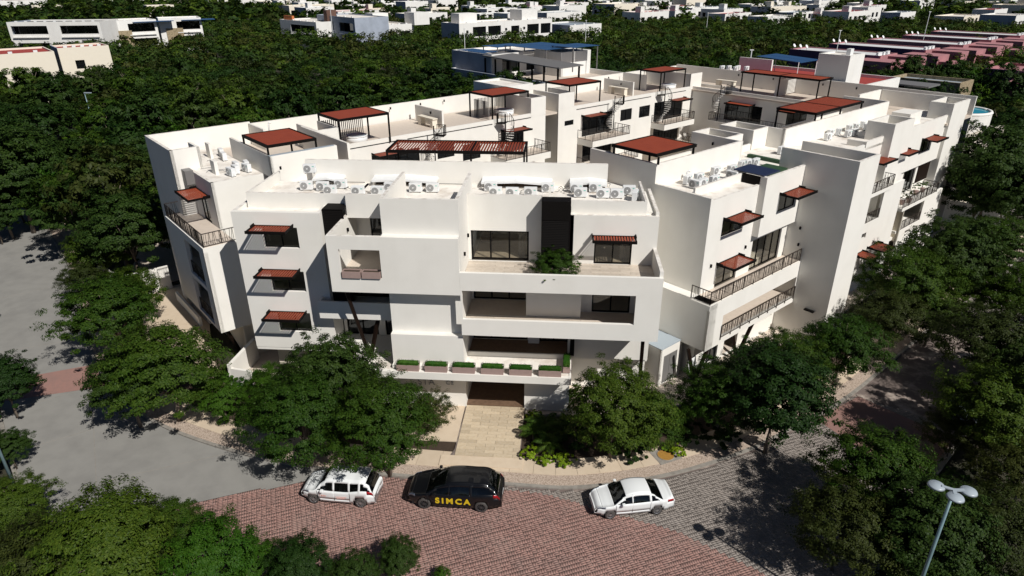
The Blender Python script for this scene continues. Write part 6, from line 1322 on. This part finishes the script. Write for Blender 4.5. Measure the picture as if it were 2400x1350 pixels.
for u, v, r_, m, lab in ((560, 960, 1.3, 'leaf_b', 'bright green creeper hedge on the slope, upper part'), (610, 900, 1.6, 'leaf_h', 'green creeper hedge below the garden wall'), (640, 960, 1.5, 'leaf_b', 'bright creeper mound beside the pale pavement'), (520, 880, 1.2, 'leaf_b', 'bright leafy bush behind the broad dark tree'), (1350, 1020, 1.2, 'leaf_d', 'dark undergrowth shrub between palms and feathery tree'), (1480, 1045, 1.2, 'leaf_d', 'dark undergrowth shrub below the feathery tree'), (1620, 1010, 1.3, 'leaf_d', 'dark undergrowth shrub left of the round leaved tree'), (1700, 1010, 1.2, 'leaf_d', 'dark undergrowth shrub under the round leaved tree'), (1640, 940, 1.2, 'leaf_d', 'shrub in front of the leaning board')):
    p = gp(u, v, .8); bush(p.x, p.y, r_, m, lab, n=3200, size=.13)
for i, (u, v, s_) in enumerate(((1280, 985, 1.0), (1320, 1000, .95), (1290, 1030, .8), (1250, 1005, .7))):
    p = gp(u, v, .9); fronds('palm', 'dark green feathery palm right of the entrance path, %s' % ['back left one', 'back right one', 'front one', 'left one reaching over the path'][i], 'palm', (p.x, p.y, .05), 13, 1.5*s_, 'leaf_m', seed=i, group='palms beside the entrance', stem=.6)
p = gp(1328, 975, .9); fronds('palm', 'yellow green spiky plant at the foot of the shaded wall corner', 'plant', (p.x, p.y, .05), 16, .75, 'leaf_y', droop=.45, seed=9, stem=.5, leaflen=.12)
p = gp(1590, 980, .9); fronds('banana_plant', 'big leaved green plant between the feathery trees', 'plant', (p.x, p.y, .05), 9, 1.2, 'leaf_b', seed=19, stem=.7, leaflen=.4)
p = gp(1345, 925, .9); fronds('palm', 'small palm in the shaded gap under the front block', 'palm', (p.x, p.y, .05), 10, 1.1, 'leaf_b', seed=29, stem=.5)
# bush growing out of the black louvre on the upper terrace
t = thing('terrace_bush', 'untidy green brown bush spilling over the terrace edge in front of the black louvre', 'shrub', (-.55, 36.6, F3))
me, cc = crown_mesh('foliage', 1.5, 2.3, 210, 110, .09, 77, 'leaf_m', True, sq=.3); o = link('foliage', me, t); o.location = (0, .1, .6)
me, cc = crown_mesh('trailing_stems', .6, 1.1, 30, 50, .08, 78, 'leaf_m', True, sq=.25); o = link('trailing_stems', me, t); o.location = (-.5, -1.15, .5)
me, cc = crown_mesh('sprig', .5, .8, 14, 26, .12, 79, 'leaf_b', True, sq=.35); o = link('sprig', me, t); o.location = (1.15, -.2, .8)
MB().tube([(0, 1.2, 0), (0, .6, .3), (-.3, -.6, .6)], [.05, .04, .02], 5).build('stem', 'bark', t)
for i, (a, b, z) in enumerate(((66.2, -21.6, 6.45), (67.2, -21.4, 6.45), (70.4, -22.0, 6.45), (71.8, -21.9, 6.45))):
    x, y, _ = P('W', a, b, z); t = thing('potted_plant', 'potted plant on the far curtained balcony, %s' % ['pale leaved one at the left', 'small one in a red pot', 'bushy one in a wide pot', 'bushy one at the right end'][i], 'potted plant', (x, y, z)); MB().disc((0, 0, .2), (0, 0, 1), .18, .4, 12, .26).build('pot', 'planter', t)
    me, cc = crown_mesh('foliage', .5, .9, 16, 20, .14, 90+i, 'leaf_o' if i < 2 else 'leaf_b'); o = link('foliage', me, t); o.location = (0, 0, .8)
for i, (a, b) in enumerate(((19.0, -48.2), (20.0, -47.9))):
    fronds('potted_palm', 'spiky plant under the orange red pergola, %s' % ['left', 'right'][i], 'potted plant', P('W', a, b, 12.6), 12, .9, 'leaf_b', seed=40+i, stem=.9, droop=.3, leaflen=.15)
# cart under the trees at the right
p = gp(2255, 970, .5); ct = thing('hand_trailer', 'small grey tipped trailer in the shade at the right of the street', 'trailer', (p.x, p.y, .35), R(60))
MB().wall(('F', 'u', -.8, 1), -1.1, 1.1, 0, .5, .05).wall(('F', 'u', .75, 1), -1.1, 1.1, 0, .5, .05).wall(('F', 'v', -1.1, 1), -.75, .75, 0, .5, .05).wall(('F', 'v', 1.05, 1), -.75, .75, 0, .5, .05).box('F', -1.05, 1.05, -.75, .75, 0, .05).build('tray', 'lampw', ct); MB().bar((1.1, 0, .05), (2.2, 0, -.25), .07).build('drawbar', 'grey', ct)
for sd in (-1, 1): MB().disc((0, sd*.85, -.05), (0, 1, 0), .3, .12, 16).build('wheel', 'rubber', ct)

# ---- forest ---------------------------------------------------------------
KXY = [(p.x, p.y) for p in Kf]; NXY = [(p.x, p.y) for p in Nf]
occ = [(9, 84, -62.0, -17.5), (78, 98, -113, -79), (82, 105, -58, -22), (46, 54, -66, -58)]
for o in list(col.objects):
    if o.type == 'EMPTY' and o.parent is None and o.get('category') == 'house': occ.append(o)
OCC = []
for q in occ:
    if isinstance(q, tuple): OCC.append(q)
    else:
        vs = [(o.matrix_basis.translation+q.location, o) for o in q.children]; xs = []
        for ch in q.children:
            if ch.name.startswith('wall'):
                for v in list(ch.data.vertices)[::3]:
                    w_ = v.co+q.location; xs.append(((w_.x+w_.y)*S2, (w_.x-w_.y)*S2))
        if xs: OCC.append((min(a for a, b in xs)-1.2, max(a for a, b in xs)+1.2, min(b for a, b in xs)-1.2, max(b for a, b in xs)+1.2))
OC = np.array(OCC)
def free(x, y, pad=1.5):
    a = (x+y)*S2; b = (x-y)*S2
    if np.any((a > OC[:, 0]-pad) & (a < OC[:, 1]+pad) & (b > OC[:, 2]-pad) & (b < OC[:, 3]+pad)): return False
    ky = float(np.interp(x, KX_, KY_)); ny = float(np.interp(x, NX_, NY_))
    if ny-2.4 < y < ky+2.4 and -66 < x < 110: return False
    if ny+1.2 < y < ky-1.2 and -120 < x <= -66: return False
    return True
rg = np.random.default_rng(21)
def jgrid(dmin, dmax, sp):
    out = []; n = int(dmax/sp)
    for i in range(-n, n+1):
        for j in range(-2, n+1):
            x = (i+rg.uniform(-.42, .42))*sp; y = (j+rg.uniform(-.42, .42))*sp; d = math.hypot(x, y)
            if not (dmin <= d < dmax) or y < 15: continue
            u, v, z = proj((x, y, 5)); 
            if z < 5 or u < -260 or u > 2660 or v > 1500 or v < -60: continue
            out.append((x, y))
    return out
ind = []
for (x, y) in jgrid(38, 190, 5.5):
    if not free(x, y, 1.6): continue
    a = (x+y)*S2; b = (x-y)*S2
    if a > 5 and -20.5 < b < -12: continue                     # street trees placed by hand
    if a < 12 and b > -58 and a > 4: continue
    if x > 0 and (x-y)*S2 > -9 and y < 60: pass
    if y < 30: continue
    u, v, z = proj((x, y, 4)); vis = not (430 < u < 2150 and v > 330 and z < 60); 
    if not vis: continue
    if b > -60 and b < -20 and 10 < a < 84: continue
    ind.append((z, x, y))
ind.sort(); fk = ['f1', 'f2', 'f3', 'f4', 'f1', 'f2', 'f5']
desc = {'f1': 'dark green', 'f2': 'mid green', 'f3': 'olive brown tinged', 'f4': 'broad dark', 'f5': 'bright green'}
def where(x, y):
    a = (x+y)*S2; b = (x-y)*S2
    if a < 4: return 'beyond the left road'
    if a < 13 and b < -58: return 'along the inner side of the left road'
    if b < -58: return 'behind the near half of the left wing' if a < 45 else 'behind the far half of the left wing'
    if a > 80 and b < -20: return 'behind the cross block'
    return 'at the right side of the complex'
for i, (z, x, y) in enumerate(ind[:300]):
    k = fk[int(rg.integers(0, 7))]; s_ = float(rg.uniform(.75, 1.5))
    t = tree(k, x, y, s_, '%s tree in the thick forest %s' % (desc[k], where(x, y)), rz=float(rg.uniform(0, 6.28)), hs=float(rg.uniform(.8, 1.3)), group='%s forest trees %s' % (desc[k], where(x, y)), name='forest_tree')
def forest_mass(pts, name, label, q, size, R0, hz_, seed, mset):
    # one joined crown mesh per leaf colour: clumped leaf quads for every tree
    rgn = np.random.default_rng(seed)
    for mi, m in enumerate(mset):
        sel = [p for j, p in enumerate(pts) if j % len(mset) == mi]
        if not sel: continue
        n = len(sel); A = np.array(sel); sc = rgn.uniform(.65, 1.5, n); R_ = R0*sc; hc = hz_*rgn.uniform(.6, 1.35, n)
        nc = max(6, q//16); d = rgn.normal(size=(n, nc, 3)); d /= np.linalg.norm(d, axis=2, keepdims=True); d[:, :, 2] = np.abs(d[:, :, 2])*1.1-.2
        cc = d*(rgn.random((n, nc, 1))**.35)*np.stack([R_, R_, R_*.62], 1)[:, None, :]
        per_c = max(1, q//nc); o = rgn.normal(size=(n, nc, per_c, 3)); o /= np.linalg.norm(o, axis=3, keepdims=True); o *= rgn.random((n, nc, per_c, 1))**.5
        p = cc[:, :, None, :]+o*(R_*.24)[:, None, None, None]*np.array([1, 1, .6]); p[..., 0] += A[:, 0][:, None, None]; p[..., 1] += A[:, 1][:, None, None]; p[..., 2] += hc[:, None, None]
        nn = o*.5+d[:, :, None, :]*1.0+np.array([0, 0, .4])+rgn.normal(scale=.32, size=o.shape)
        p = p.reshape(-1, 3); me = leafquads(p, nn.reshape(-1, 3), rgn.uniform(.7, 1.3, len(p))*size, .6, seed+mi, name); me.materials.append(M[m])
        tag(link(name, me), label, 'trees', None, 'stuff')
mset = ['leaf_d', 'leaf_m', 'leaf_o', 'leaf_d']
forest_mass([(x, y) for z, x, y in ind[300:]], 'forest', 'dark tropical forest behind and beside the complex', 760, .45, 3.2, 4.8, 5, mset)
mid = [p for p in jgrid(190, 380, 6.4) if free(*p, 1.5)]
forest_mass(mid, 'forest', 'forest canopy between the complex and the far houses', 330, .85, 4.3, 4.6, 6, mset)
farp = [p for p in jgrid(380, 1100, 14.0) if free(*p, 3)]
forest_mass(farp, 'forest', 'far forest canopy below the horizon', 110, 2.6, 9.5, 3.8, 7, mset)
print('trees ind', len(ind), 'mid', len(mid), 'far', len(farp))
# understorey near the camera side
und = []
for (x, y) in jgrid(20, 60, 2.6):
    a = (x+y)*S2; b = (x-y)*S2; ky = float(np.interp(x, KX_, KY_)); ny = float(np.interp(x, NX_, NY_))
    if y < ny-1.2 and (x < -20 or x > 13): und.append((x, y))
forest_mass(und, 'undergrowth', 'dark undergrowth and dry twigs on the verges', 240, .24, 1.3, .5, 9, ['leaf_o', 'leaf_d'])
